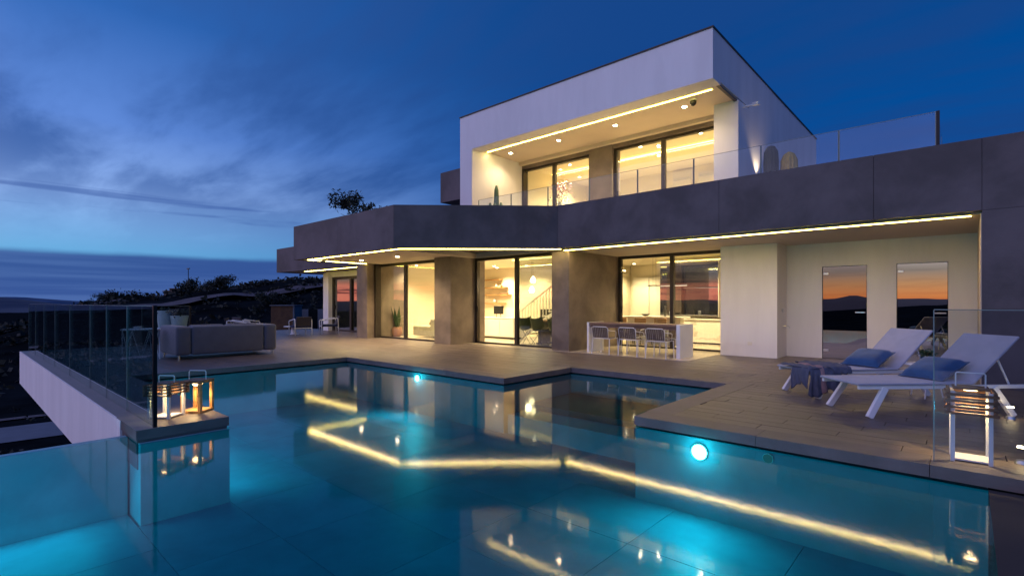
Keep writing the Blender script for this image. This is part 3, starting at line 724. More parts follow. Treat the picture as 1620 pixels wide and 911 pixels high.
# upper box
BX0, BX1, BY0, BY1, BZ0, BZ1 = -11.92, -4.0, 10.80, 20.7, 6.05, 7.12
box('white_fascia', 'render', BX0, BX1, BY0, 11.25, BZ0, BZ1, villa)
box('white_wall', 'render', BX0, -11.38, BY0, 11.25, 3.4, BZ0 - .001, villa)
box('white_wall', 'render', BX0, -11.38, 11.25, 17.2, 3.4, 7.119, villa)
box('white_roof', 'render', -11.379, BX1 - .21, 11.25, BY1, 6.11, BZ1 - .01, villa)
box('upper_soffit', 'soffit', -11.379, -4.03, 11.251, 13.0, 6.08, 6.109, villa)
box('soffit_edge', 'concrete', -4.10, -4.03, 11.26, 12.4, 6.05, 6.079, villa)
box('white_column', 'render', -4.57, BX1, 12.4, 13.2, 3.4, 6.079, villa)
box('white_wall', 'render', -4.2, BX1, 13.2, 15.2, 3.4, BZ1 - .001, villa); box('white_wall', 'render', -4.2, BX1 - .006, 15.2, BY1 - .01, 3.4, BZ1 - .001, villa); box('white_wall', 'render', -4.2, BX1, 11.25, 13.2, 6.11, BZ1 - .001, villa)
f = MB().box(BX0 - .02, BX1 + .02, BY0 - .02, BY0 + .08, BZ1, BZ1 + .035).box(BX1 - .08, BX1 + .02, BY0 + .08, BY1, BZ1, BZ1 + .035).box(BX0 - .02, BX0 + .08, BY0 + .08, 17.2, BZ1, BZ1 + .035).build('roof_flashing', 'dark_frame', villa)
box('bulkhead', 'soffit', -11.379, -4.571, 13.0, 13.15, 5.98, 6.109, villa)
box('shutter_box', 'concrete_warm', -11.379, -4.571, 13.16, 13.35, 5.88, 6.109, villa)
box('pier', 'concrete_warm', -8.62, -7.82, 13.12, 13.6, 3.4, 5.98, villa)
sash(-11.6, -8.62, 13.3, 3.4, 5.9, (-10.08,), fw=.09); sash(-7.82, -4.58, 13.3, 3.4, 5.9, (-6.28,), fw=.09)
box('window_reveal', 'dark_frame', -11.379, -11.30, 13.16, 13.36, 3.4, 5.879, villa)
box('upper_floor', 'floor_in', -11.9, -4.2, 11.0, 17.2, 3.401, 3.43, villa)
box('upper_ceiling', 'render_in', -11.379, -4.2, 13.36, 17.2, 5.93, 5.99, villa)
box('interior_wall', 'render_in', -11.9, -4.2, 17.0, 17.2, 3.43, 5.93, villa); box('interior_wall', 'render_in', -11.379, -11.30, 13.4, 17.0, 3.43, 5.93, villa); box('interior_wall', 'render_in', -4.26, -4.201, 13.4, 17.0, 3.43, 5.93, villa)
led((-11.32, 11.42), (-4.25, 11.42), 6.07)
light('led_wash', 'AREA', (-7.8, 11.45, 6.05), WARM, 35, villa, 7., None, sy=.05)
for x in (-10.83, -8.93, -7.04, -5.12): downlight(x, 11.98, 6.08, 90, r=.055)
MB().bar((-11.1, 14.5, 5.9), (-4.4, 14.5, 5.9), .025, .02).build('led_strip', 'led_in', villa)
for p in ((-7.2, 13.7), (-6.75, 13.95), (-7.2, 14.9), (-5.4, 13.7), (-9.9, 13.9), (-9.2, 14.9), (-10.6, 15.5), (-5.2, 15.6)): downlight(*p, 5.93, 400, 'lamp_in', lc=WARMIN, r=.045)
for x0, x1 in ((-7.61, -7.04), (-6.71, -6.1), (-5.8, -5.2)):
    c_ = box('wardrobe_front', 'white_gloss', x0 - .05, x1 + .05, 16.93, 16.99, 3.45, 5.7 if x0 > -7 else 5.85, villa); MB().box(x0, x1, 16.90, 16.93, 5.55, 5.62).build('recessed_handle', 'chrome', c_)
box('roof_gravel', 'gravel', -16.4, -12.1, 8.1, 15.8, 3.405, 3.55, villa)
# grey side block behind the box and its underside
box('grey_block', 'concrete', -15.5, -11.93, 13., 17., 5.25, 6.42, villa); box('grey_block', 'concrete', -14.6, -11.93, 13.6, 17., 3.4, 5.249, villa)
# terrace wall spotlight and uplight
MB().bar((-4.0, 12.75, 6.0), (-3.72, 12.75, 6.0), .04, .03).bar((-3.78, 12.75, 6.0), (-3.62, 12.7, 5.98), .10, .07).build('wall_floodlight', 'white_metal', villa, bevel=.006)
light('wall_uplight', 'SPOT', (-3.84, 13.75, 4.48), (1., .72, .42), 42, villa, .04, (radians(180), 0, 0), 100, .7)
MB().lathe([(.05, 0), (.05, .13), (.04, .13), (.035, .10)], (-3.86, 13.75, 4.30), 20).build('wall_uplight', 'white_metal', villa)
# upstairs balustrade
ex = [-11.26, -9.90, -8.54, -7.20, -5.84, -4.48, -3.10, -1.76, -.38]
fence('long glass balustrade along the first floor terrace edge', 10.97, ex, 3.45, 4.47, 'bal_glass', [(-.36, 10.97, .045)], edge=.018)
b = MB().box(-.36, -.33, 10.99, 14.0, 3.45, 4.47)
fence('short glass balustrade running back from the dark end post on the roof terrace', -.36, [11.0, 12.4, 13.8], 3.45, 4.40, 'bal_glass', axis='y')

# security cameras
def domecam(x, y, z, label, s=1.):
    T = thing('security_camera', label, 'security camera', (x, y, z))
    MB().lathe([(.05 * s, -.03), (.055 * s, 0)], (0, 0, 0), 20).build('mount', 'white_metal', T, local=True)
    MB().lathe([(.012 * s, -.10 * s), (.035 * s, -.085 * s), (.048 * s, -.06 * s), (.05 * s, -.03)], (0, 0, 0), 20).build('dome', 'black', T, local=True, smooth=True)
domecam(-4.80, 11.72, 6.08, 'small white dome camera under the upper soffit beside the light strip', 1.5)
domecam(-15.6, 8.15, 2.742, 'small dome camera under the left corner of the lower soffit', 1.4)

# ================================================================== INDOOR THINGS
# living room
T = thing('snake_plant', 'spiky green plant in a clay pot inside the left lit window', 'plant', (-16.35, 11.55, .006))
MB().lathe([(.14, 0), (.2, .15), (.19, .34), (.17, .36)], k=24).build('pot', 'terracotta', T, local=True, smooth=True)
b = MB(); r_ = random.Random(2)
for k in range(11):
    a = r_.random() * 6.28; l_ = .5 + r_.random() * .4; d = Vector((cos(a) * .25, sin(a) * .25, 1)).normalized(); p = Vector((cos(a) * .05, sin(a) * .05, .33)); n = len(b.v); w_ = Vector((-sin(a), cos(a), 0)) * .06
    b.v += [tuple(p - w_ * .6), tuple(p + w_ * .6), tuple(p + d * l_ * .6 + w_), tuple(p + d * l_), tuple(p + d * l_ * .6 - w_)]; b.f.append((n, n + 1, n + 2, n + 3, n + 4))
b.build('leaves', 'green', T, local=True)
T = thing('indoor_sofa', 'beige low sofa seen through the left lit window', 'sofa', (-14.6, 12.4, .006))
MB().box(-1.3, -.1, -.45, .35, .05, .42).build('seat', 'sofa_in', T, local=True, bevel=.05)
MB().box(-.08, .9, -.6, .5, .05, .70).build('backrest', 'sofa_in', T, local=True, bevel=.05)
MB().box(-1.0, -.5, .1, .3, .43, .55).build('cushion', 'wood', T, local=True, bevel=.04)
T = thing('television', 'black screen standing behind the beige indoor sofa', 'television', (-14.2, 13.1, .006))
MB().box(-.5, .5, -.03, .03, .75, 1.28).build('screen', 'tv', T, local=True, bevel=.01); MB().box(-.06, .06, -.03, .03, .05, .75).build('stand', 'black', T, local=True); MB().box(-.25, .25, -.12, .12, 0, .05).build('foot', 'black', T, local=True)
T = thing('track_spot', 'small ceiling spot inside the left lit window', 'ceiling lamp', (-14.5, 12.4, 2.78))
MB().tube([(0, 0, -.0), (0, 0, -.1)], .02, 8).build('arm', 'white_metal', T, local=True); MB().tube([(0, 0, -.1), (.05, -.02, -.22)], .045, 12).build('head', 'chrome', T, local=True)
# hall
T = thing('sideboard', 'long white low sideboard just inside the open sliding door', 'sideboard', (-13.2, 13.6, .006))
MB().box(-1.4, 1.3, -.28, .3, .06, .72).build('body', 'white_gloss', T, local=True); MB().box(-1.42, 1.32, -.3, .31, .722, .76).build('top', 'white_gloss', T, local=True, bevel=.004)
for k in range(4): MB().box(-1.38 + k * .67, -.73 + k * .67, -.295, -.282, .09, .70).build('door', 'white_gloss', T, local=True)
MB().box(-1.3, 1.2, -.2, .25, 0, .06).build('plinth', 'black', T, local=True)
for i, (z, x0, x1, lab) in enumerate(((2.28, -16.0, -14.9, 'topmost short wall shelf in the hall'), (1.94, -16.0, -14.6, 'second wall shelf from the top in the hall, with small ornaments'), (1.62, -16.0, -14.4, 'third wall shelf from the top in the hall, with a dark box'), (1.26, -16.0, -14.7, 'lowest wall shelf in the hall'))):
    T = thing('wall_shelf', lab, 'shelf', (x0, 15.9, z), 0, 'wooden shelves on the hall wall')
    MB().box(0, x1 - x0, -.12, .09, 0, .035).build('board', 'wood_pale', T, local=True)
for x, z, nm, lab, m_, s_ in ((-15.2, 1.975, 'vase', 'small vase at the left of the second hall shelf', 'potwhite', .06), (-14.9, 1.975, 'vase', 'little dark vase at the right of the second hall shelf', 'terracotta', .05), (-15.3, 1.295, 'vase', 'small pale vase on the lowest hall shelf', 'potwhite', .07)):
    tag(MB().lathe([(s_ * .6, 0), (s_, s_ * 1.2), (s_ * .4, s_ * 2.2), (s_ * .5, s_ * 2.5)], k=16).build(nm, m_, smooth=True, loc=(x, 15.88, z)), lab, 'vase')
tag(MB().box(-.2, .2, -.07, .07, 0, .07).build('storage_box', 'wood', bevel=.006, loc=(-14.75, 15.88, 1.655)), 'dark flat box on the third hall shelf', 'box')
T = thing('framed_speaker', 'black square speaker on the hall sideboard', 'speaker', (-12.9, 13.6, .766))
MB().box(-.2, .2, -.06, .06, .12, .42).build('body', 'black', T, local=True, bevel=.01)
for sx_ in (-.12, .12): MB().bar((sx_, 0, 0), (sx_ * .8, 0, .12), .02, .02).build('leg', 'wood', T, local=True)
# stairs
b = MB(); steps = 14
st_ = thing('staircase', 'white staircase with slatted railing behind the glass door', 'staircase', (-12.4, 14.6, .006))
for k in range(steps): MB().box(k * .28, k * .28 + .30, -.45, .45, k * .17 + .12, k * .17 + .17).build('step', 'white_gloss', st_, local=True)
MB().prism([(0, 0), (steps * .28, steps * .17), (steps * .28, steps * .17 - .15), (.25, 0)], -.03, .03).build('stringer', 'white_gloss', st_, local=True, loc=(0, -.48, 0)).rotation_euler = (radians(90), 0, 0)
for k in range(steps * 2): MB().box(k * .14 + .05, k * .14 + .075, -.49, -.465, k * .085 + .1, k * .085 + .98).build('baluster', 'white_gloss', st_, local=True)
MB().bar((0, -.478, .93), (steps * .28, -.478, steps * .17 + .93), .04, .05).build('handrail', 'white_gloss', st_, local=True)
tag(box('dark_cupboard', 'soffit_dark', -12.3, -10.9, 15.3, 15.9, .01, 1.05), 'dark low cupboard behind the staircase', 'cupboard')
# dining table and chairs
T = thing('dining_table', 'dark dining table with a slab leg behind the glass door', 'table', (-9.6, 12.75, .006))
MB().box(-.75, 1.1, -.45, .45, .70, .75).build('table_top', 'wood', T, local=True, bevel=.008)
for x in (-.45, .8): MB().prism([(x - .12, -.3), (x + .12, -.3), (x + .12, .3), (x - .12, .3)], 0, .04).bar((x, -.02, 0.04), (x + .0, -.02, .70), .12, .5, (0, 1, 0)).build('leg', 'black', T, local=True)
def shell_chair(label):
    T = thing('shell_chair', label, 'chair', (0, 0, 0), 0, 'olive shell chairs round the dining table')
    b = MB(); nu, nv = 9, 9
    for j in range(nv):
        v = j / (nv - 1)
        for i in range(nu):
            u = (i / (nu - 1)) * 2 - 1
            w_ = .26 - .04 * v
            if v < .5: y = -.22 + v * .9; z = .44 + .03 * (1 - v) + abs(u) ** 2.4 * .17
            else: y = .23 + (v - .5) * .22; z = .44 + (v - .5) * .76 + abs(u) ** 2.4 * (.17 - (v - .5) * .2); y -= abs(u) ** 2 * .12
            b.v.append((u * w_, y, z))
    for j in range(nv - 1):
        for i in range(nu - 1): b.f.append((j * nu + i, j * nu + i + 1, (j + 1) * nu + i + 1, (j + 1) * nu + i))
    o = b.build('shell', 'shell', T, local=True, smooth=True); s = o.modifiers.new('solid', 'SOLIDIFY'); s.thickness = .012
    for (x, y) in ((-.2, -.2), (.2, -.2), (-.2, .2), (.2, .2)):
        MB().tube([(x, y, 0), (-x * .45, y * .5, .43)], .008, 6).build('leg', 'black', T, local=True)
    return T
s0 = shell_chair('olive shell chair at the near left of the dining table')
s0.location = (-10.35, 12.2, .006); s0.rotation_euler.z = radians(200)
for lab, x, y, r in (('olive shell chair second along the near side of the dining table', -9.75, 12.12, 185), ('olive shell chair at the right end of the dining table, half behind the column', -9.1, 12.15, 170), ('olive shell chair on the far side of the dining table', -9.9, 13.45, 0)):
    c_ = copy_tree(s0); c_.location = (x, y, .006); c_.rotation_euler.z = radians(r); c_['label'] = lab
for lab, x, y, z in (('glowing glass pendant lamp over the dining table, higher one', -10.75, 13.0, 2.05), ('glowing glass pendant lamp over the dining table, lower one', -10.72, 12.9, 1.72)):
    T = thing('pendant_lamp', lab, 'pendant lamp', (x, y, z), 0, 'glass pendants over the dining table')
    MB().lathe([(.01, .14), (.05, .10), (.10, 0), (.07, -.08), (.02, -.10)], k=20).build('globe', 'pendant', T, local=True, smooth=True)
    MB().tube([(0, 0, .14), (0, 0, 2.775 - z)], .004, 5).build('cord', 'black', T, local=True)
light('pendant_light', 'POINT', (-10.7, 12.7, 1.9), WARMIN, 25, size=.1)
# kitchen
T = thing('kitchen_units', 'black glass wall cabinets over a marble splashback in the kitchen', 'kitchen cabinets', (-6.7, 16.1, 0.006))
for x0, x1 in ((-7.67, -7.02), (-7.015, -6.38), (-6.375, -5.76)): MB().box(x0, x1, 15.97, 16.0, .86, 2.6).build('cabinet_door', 'black_gloss', T)
MB().box(-7.68, -5.74, 16.002, 16.35, .85, 2.62).build('carcass', 'white_gloss', T); MB().box(-7.68, -4.8, 16.36, 16.4, .01, .84).build('splashback', 'marble', T)
MB().box(-7.7, -5.6, 15.75, 16.34, .76, .80).build('worktop', 'marble', T); MB().box(-7.7, -5.6, 15.78, 16.3, .06, .755).build('base_unit', 'marble', T)
MB().box(-5.55, -4.8, 16.3, 16.36, .01, 2.6).build('marble_panel', 'marble', T)
MB().bar((-7.7, 15.95, 2.66), (-5.2, 15.95, 2.66), .014, .01).build('cabinet_light', 'led_in', T)
T = thing('tall_cupboard', 'tall white cupboard at the back left of the kitchen', 'cupboard', (-8.9, 18., .006))
for k in range(3): MB().box(-9.9 + k * .72, -9.2 + k * .72, 18.18, 18.25, .05, 2.3).build('door', 'white_gloss', T)
T = thing('kitchen_island', 'white kitchen island with thin top behind the right window', 'kitchen island', (-7.5, 14.75, .006))
MB().box(-8.5, -6.3, 14.5, 15.2, .84, .88).build('worktop', 'white_gloss', T, bevel=.004); MB().box(-8.3, -6.5, 14.9, 15.15, .0, .838).build('body', 'white_gloss', T)
tag(MB().lathe([(.04, 0), (.04, .2), (.015, .26), (.015, .32)], k=16).build('bottle', 'black', loc=(-6.95, 14.8, .886), smooth=True), 'dark bottle on the kitchen island', 'bottle')
tag(MB().lathe([(.05, 0), (.05, .14), (.045, .15)], k=16).build('jar', 'potwhite', loc=(-6.78, 14.85, .886), smooth=True), 'pale jar beside the bottle on the kitchen island', 'jar')
tag(MB().lathe([(.05, 0), (.13, .05), (.14, .06)], k=20).build('fruit_bowl', 'black', loc=(-7.6, 14.8, .886), smooth=True), 'low dark bowl on the kitchen island', 'bowl')
T = thing('bar_pendant', 'slim horizontal pendant bar light over the kitchen island', 'pendant lamp', (-6.8, 14.6, 1.82))
MB().bar((-7.44, 14.6, 1.83), (-6.17, 14.6, 1.83), .04, .035).build('bar', 'chrome', T); MB().bar((-7.0, 14.6, 1.808), (-6.17, 14.6, 1.808), .035, .006).build('diffuser', 'bar_glow', T)
MB().tube([(-7.25, 14.6, 1.84), (-7.25, 14.6, 2.775)], .003, 5).tube([(-7.15, 14.6, 1.84), (-7.15, 14.6, 2.775)], .003, 5).build('cable', 'black', T); MB().box(-7.3, -7.1, 14.55, 14.65, 2.73, 2.775).build('ceiling_rose', 'black', T)
def stool(label):
    T = thing('kitchen_stool', label, 'stool', (0, 0, 0), 0, 'stools at the kitchen island')
    MB().box(-.2, .2, -.19, .19, .58, .63).build('seat', 'wood_pale', T, local=True, bevel=.02); MB().box(-.19, .19, -.2, -.17, .66, .84).build('backrest', 'wood_pale', T, local=True, bevel=.01)
    for x in (-.17, .17):
        for y in (-.17, .17): MB().bar((x * 1.15, y * 1.15, 0), (x, y, .58), .02, .02).build('leg', 'black', T, local=True)
    return T
s1 = stool('kitchen stool at the left end of the island'); s1.location = (-8.05, 14.25, .006)
for lab, x in (('kitchen stool in the middle of the island', -7.4), ('kitchen stool at the right end of the island', -6.75)):
    c_ = copy_tree(s1); c_.location = (x, 14.25, .006); c_['label'] = lab
tag(MB().box(-.5, .5, -.2, .2, 0, .698).build('console_table', 'white_gloss', bevel=.01, loc=(-10.3, 13.9, 3.431)), 'white console table carrying the pink flowers upstairs', 'table')
# upstairs flowers
T = thing('flower_arrangement', 'pink flowers in a vase behind the upper left window', 'flowers', (-10.3, 13.9, 4.13))
MB().lathe([(.10, 0), (.16, .25), (.09, .5), (.11, .55)], k=20).build('vase', 'potwhite', T, local=True, smooth=True)
b = MB(); r_ = random.Random(9)
for k in range(300):
    v = Vector((r_.gauss(0, .19), r_.gauss(0, .15), .98 + r_.gauss(0, .19))); b.leaf(v, .07, .03, r_)
b.build('blossom', 'pink', T, local=True)
b = MB()
for k in range(14): b.tube([(0, 0, .5), (r_.gauss(0, .16), r_.gauss(0, .12), .95)], .006, 4)
b.build('stems', 'green', T, local=True)
tag(box('sideboard', 'white_gloss', -10.9, -9.3, 13.75, 14.1, 3.43, 3.9 - .47 + .001) if False else MB().box(-.6, .6, -.2, .2, 0, .45).build('side_table', 'white_gloss', bevel=.01, loc=(-9.0, 15.6, 3.431)), 'white low table in the upper left room', 'table')

# ================================================================== ROOF AND TERRACE PLANTS
def shrub(x, y, z, h, w, label, seed, n, trunk=True, nclump=9):
    r = random.Random(seed); T = thing('roof_shrub', label, 'shrub', (x, y, z))
    tb = MB().tube([(0, 0, 0), (.03, 0, h * .35), (-.02, .02, h * .6)], [.035, .025, .012], 6)
    for k in range(6): a = r.random() * 6.28; tb.tube([(0, 0, h * (.2 + .3 * r.random())), (cos(a) * w * .35, sin(a) * w * .35, h * (.5 + .4 * r.random()))], [.012, .005], 4)
    tb.build('stem', 'trunk', T, local=True)
    cb = MB(); cl = [(r.gauss(0, w * .2), r.gauss(0, w * .2), h * ((.62 if trunk else .3) + .3 * r.random()), w * (.13 + .13 * r.random())) for _ in range(nclump)]
    if trunk: cl += [(-w * .35, 0, h * .30, w * .18), (w * .1, 0, h * .32, w * .2), (-w * .15, .1, h * .28, w * .2), (w * .3, 0, h * .26, w * .18)]
    for i in range(n):
        c_ = cl[i % len(cl)]; v = Vector((r.gauss(0, 1), r.gauss(0, 1), r.gauss(0, 1))).normalized() * c_[3] * r.random() ** .45
        cb.leaf((c_[0] + v.x, c_[1] + v.y, c_[2] + v.z), .13, .022, r)
    cb.build('foliage', 'leafdark', T, local=True)
shrub(-15.62, 9.2, 3.6, 1.42, 1.15, 'taller dark shrub growing above the left parapet', 3, 1500)
shrub(-14.35, 9.0, 3.75, .98, 1.0, 'lower spiky dark shrub right of the tall one on the roof', 8, 800, False)
def cactus(x, y, z, prof, mat, label, ribs=14, pot=.2, arms=()):
    T = thing('cactus', label, 'cactus', (x, y, z))
    MB().lathe([(pot * .8, 0), (pot, .3), (pot * .93, .3), (pot * .9, .27)], k=24).build('pot', 'potwhite', T, local=True, smooth=False)
    MB().lathe([(r, zz_ + .28) for r, zz_ in prof], k=ribs * 4, rib=.16, ribs=ribs).build('stem', mat, T, local=True, smooth=True)
    for (a, l_, rr, up) in arms:
        d = Vector((cos(a), sin(a), 0)); MB().tube([d * .03 + Vector((0, 0, up)), d * .16 + Vector((0, 0, up + .06)), d * .2 + Vector((0, 0, up + .06 + l_ * .5)), d * .2 + Vector((0, 0, up + l_))], [rr * .7, rr, rr, rr * .45], 12).build('arm', mat, T, local=True, smooth=True)
cactus(-3.45, 13.0, 3.43, [(.10, 0), (.15, .15), (.16, .5), (.165, .9), (.15, 1.15), (.09, 1.27), (.02, 1.30)], 'cactus_dark', 'tall dark cactus column in front of the lit terrace wall', 12)
cactus(-3.10, 13.15, 3.43, [(.12, 0), (.17, .2), (.19, .6), (.18, .92), (.12, 1.06), (.03, 1.12)], 'cactus_gold', 'shorter ribbed golden cactus right of the dark one on the terrace', 12)
cactus(-11.10, 11.6, 3.43, [(.05, 0), (.08, .2), (.09, .7), (.07, 1.15), (.03, 1.3)], 'cactus', 'branching cactus in the left corner of the upper terrace', 10, .16, [(0, .42, .07, .6), (2.2, .36, .065, .55), (4.1, .40, .07, .62), (5.2, .3, .06, .7)])

# ================================================================== OUTDOOR FURNITURE
# sofa seen from behind
T = thing('outdoor_sofa', 'pale grey outdoor sofa seen from behind at the pool corner', 'sofa', (-13.9, 4.53, 0))
def soft(name, x0, x1, y0, y1, z0, z1, r=.05): return MB().box(x0, x1, y0, y1, z0, z1).build(name, 'sofa', T, local=True, bevel=r, segs=4, smooth=True)
soft('backrest', .42, .66, -.80, .80, .10, .76); soft('armrest', -.68, .66, -1.12, -.815, .10, .76, .06); soft('armrest', -.68, .66, .815, 1.12, .10, .755, .06)
soft('seat', -.66, .40, -.80, .80, .10, .42); soft('cushion', .18, .40, -.78, -.01, .43, .78, .08); soft('cushion', .18, .40, .01, .78, .43, .79, .08)
for x in (-.6, .58):
    for y in (-1.04, 1.04): MB().lathe([(.02, 0), (.025, .10)], (x, y, 0), 12).build('leg', 'chrome', T, local=True)
# wire side table
T = thing('wire_side_table', 'white wire side table with zigzag legs left of the grey sofa', 'side table', (-14.15, 2.95, 0))
MB().lathe([(.36, .675), (.375, .685), (.375, .70), (.36, .705)], k=40).build('table_top', 'white_metal', T, local=True)
for k in range(6):
    a0 = 2 * pi * k / 6 + .35; a1 = a0 + pi / 6; a2 = a0 + pi / 3
    MB().tube([(cos(a0) * .34, sin(a0) * .34, .675), (cos(a1) * .40, sin(a1) * .40, .012), (cos(a2) * .34, sin(a2) * .34, .675)] if k % 2 == 0 else [(cos(a0) * .34, sin(a0) * .34, .675), (cos(a1) * .25, sin(a1) * .25, .012), (cos(a2) * .34, sin(a2) * .34, .675)], .011, 8).build('leg', 'white_metal', T, local=True)
tag(MB().lathe([(.07, 0), (.09, .05), (.06, .055)], k=20).build('ashtray', 'potwhite', loc=(-14.2, 2.9, .705)), 'small round dish on the wire side table', 'dish')
# armchairs
def armchair(label):
    T = thing('armchair', label, 'armchair', (0, 0, 0), 0, 'white framed armchairs at the far end of the deck')
    for s in (-1, 1):
        MB().tube([(s * .33, -.32, 0), (s * .33, -.34, .54), (s * .33, -.31, .575), (s * .33, .26, .66), (s * .33, .31, .64), (s * .33, .34, 0)], .017, 8).build('arm_frame', 'white_metal', T, local=True, smooth=True)
    MB().tube([(-.33, -.33, .33), (.33, -.33, .33)], .015, 8).tube([(-.33, .3, .29), (.33, .3, .29)], .015, 8).build('cross_rail', 'white_metal', T, local=True)
    MB().box(-.3, .3, -.33, .3, .31, .40).build('seat', 'navy', T, local=True, bevel=.03)
    MB().bar((0, .27, .38), (0, .40, .74), .58, .06, (0, 1, 0)).build('backrest', 'strap', T, local=True, bevel=.01)
    for k in range(6): MB().bar((-.31, .275 + k * .022, .44 + k * .055), (.31, .275 + k * .022, .44 + k * .055), .012, .035).build('strap', 'strap', T, local=True)
    return T
a0 = armchair('white framed armchair peeking over the right end of the grey sofa'); a0.location = (-20.9, 7.75, 0); a0.rotation_euler.z = radians(190)
for lab, x, y, r in (('white framed armchair standing clear between the sofa and the villa wing', -19.95, 9.45, -95), ('white framed armchair nearest the white villa wall', -20.0, 10.7, -20), ('white framed armchair farthest left behind the sofa back', -19.9, 7.1, 150)):
    c_ = copy_tree(a0); c_.location = (x, y, 0); c_.rotation_euler.z = radians(r); c_['label'] = lab
T = thing('coffee_table', 'low round pale table between the white framed armchairs', 'table', (-20.9, 9.6, 0))
MB().lathe([(.36, .30), (.38, .31), (.38, .33)], k=32).build('table_top', 'white_metal', T, local=True); MB().lathe([(.22, 0), (.10, .02), (.08, .3)], k=20).build('base', 'white_metal', T, local=True)
# pots and objects beyond the fence
for lab, x, y, h, w_ in (('taller white planter beyond the far glass fence', -20.3, 4.9, .62, .24), ('shorter white planter with a plant beyond the far glass fence', -20.0, 5.25, .45, .27)):
    T = thing('planter', lab, 'planter', (x, y, .42), 0, 'white planters beyond the fence')
    MB().lathe([(w_ * .75, 0), (w_, h), (w_ * .92, h), (w_ * .88, h - .05)], k=28).build('pot', 'potwhite', T, local=True)
    b = MB(); r_ = random.Random(int(h * 100))
    for k in range(160 if h < .5 else 30): b.leaf((r_.gauss(0, w_ * .5), r_.gauss(0, w_ * .5), h + abs(r_.gauss(0, .1 if h < .5 else .03))), .16, .03, r_)
    b.build('foliage', 'leafdark', T, local=True)
tag(box('planter_wall', 'coping_face', -20.9, -19.2, 4.0, 6.5, -1, .42), 'low dark block carrying the two white planters', 'wall')
x, y = at(453, 34)
T = thing('garden_shed', 'small brown wooden shed far behind the white armchairs', 'shed', (x, y, -.5), radians(42))
MB().box(-.75, .7, -.6, .6, -3, 1.6).build('wall', 'shed_wood', T, local=True); MB().box(-.8, .85, -.7, .65, 1.6, 1.66).build('roof', 'road', T, local=True); MB().box(.705, .80, -.62, .62, -3, 1.598).build('corner_post', 'road', T, local=True)
x, y = at(486, 36)
T = thing('neighbour_wall', 'long dim garden wall far behind the white armchairs', 'wall', (x, y, -1), radians(42))
for k in range(6): MB().box(-1.7 + k * .62, -1.12 + k * .62, -.1, .1, -3, 1.85).build('wall_panel', 'ground' if k % 2 else 'road', T, local=True)

# bar table + chairs
T = thing('bar_table', 'long outdoor table with white waterfall ends and wooden top', 'table', (-6.2, 11.65, 0))
MB().box(-7.48, -7.42, 11.28, 12.03, 0, .79).build('end_panel', 'white_metal', T, bevel=.004); MB().box(-5.02, -4.93, 11.28, 12.03, 0, .79).build('end_panel', 'white_metal', T, bevel=.004)
for k in range(4): MB().box(-7.415, -5.025, 11.29 + k * .185, 11.29 + k * .185 + .178, .735, .785).build('top_board', 'table_wood', T, bevel=.003)
MB().box(-7.415, -5.025, 11.34, 11.38, .66, .73).build('rail', 'table_wood', T)
def tchair(label):
    T = thing('outdoor_chair', label, 'chair', (0, 0, 0), 0, 'white wire framed chairs at the bar table')
    for sx_ in (-.24, .24):
        MB().bar((sx_ * 1.06, .20, 0), (sx_, .19, .40), .016, .016).build('leg', 'white_metal', T, local=True); MB().bar((sx_ * 1.06, -.24, 0), (sx_, -.20, .40), .016, .016).build('leg', 'white_metal', T, local=True)
        MB().tube([(sx_, .10, .40), (sx_ * 1.05, .10, .56), (sx_ * 1.05, .05, .585), (sx_ * 1.05, -.15, .60), (sx_ * .9, -.24, .62)], .008, 8).build('armrest', 'white_metal', T, local=True, smooth=True)
    MB().tube([(-.24, .2, .405), (.24, .2, .405), (.24, -.21, .405), (-.24, -.21, .405), (-.24, .2, .405)], .011, 6).build('seat_frame', 'white_metal', T, local=True)
    MB().box(-.23, .23, -.2, .19, .405, .418).build('seat', 'strap_brown', T, local=True)
    MB().tube([(-.22, -.22, .41), (-.23, -.27, .66), (-.18, -.28, .70), (.18, -.28, .70), (.23, -.27, .66), (.22, -.22, .41)], .009, 8).build('back_frame', 'white_metal', T, local=True, smooth=True)
    for k in range(9): MB().bar((-.2 + k * .05, -.225, .43), (-.2 + k * .05, -.28, .69), .042, .006, (0, 1, 0)).build('strap', 'strap_brown', T, local=True)
    return T
c0 = tchair('leftmost white wire chair on the near side of the bar table'); c0.location = (-6.88, 11.22, 0)
for lab, x, y, r in (('middle white wire chair on the near side of the bar table', -6.12, 11.22, 0), ('rightmost white wire chair on the near side of the bar table', -5.38, 11.2, 0), ('white wire chair on the far side of the bar table, left', -6.65, 12.25, 180), ('white wire chair on the far side of the bar table, right', -5.55, 12.25, 180)):
    c_ = copy_tree(c0); c_.location = (x, y, 0); c_.rotation_euler.z = radians(r); c_['label'] = lab

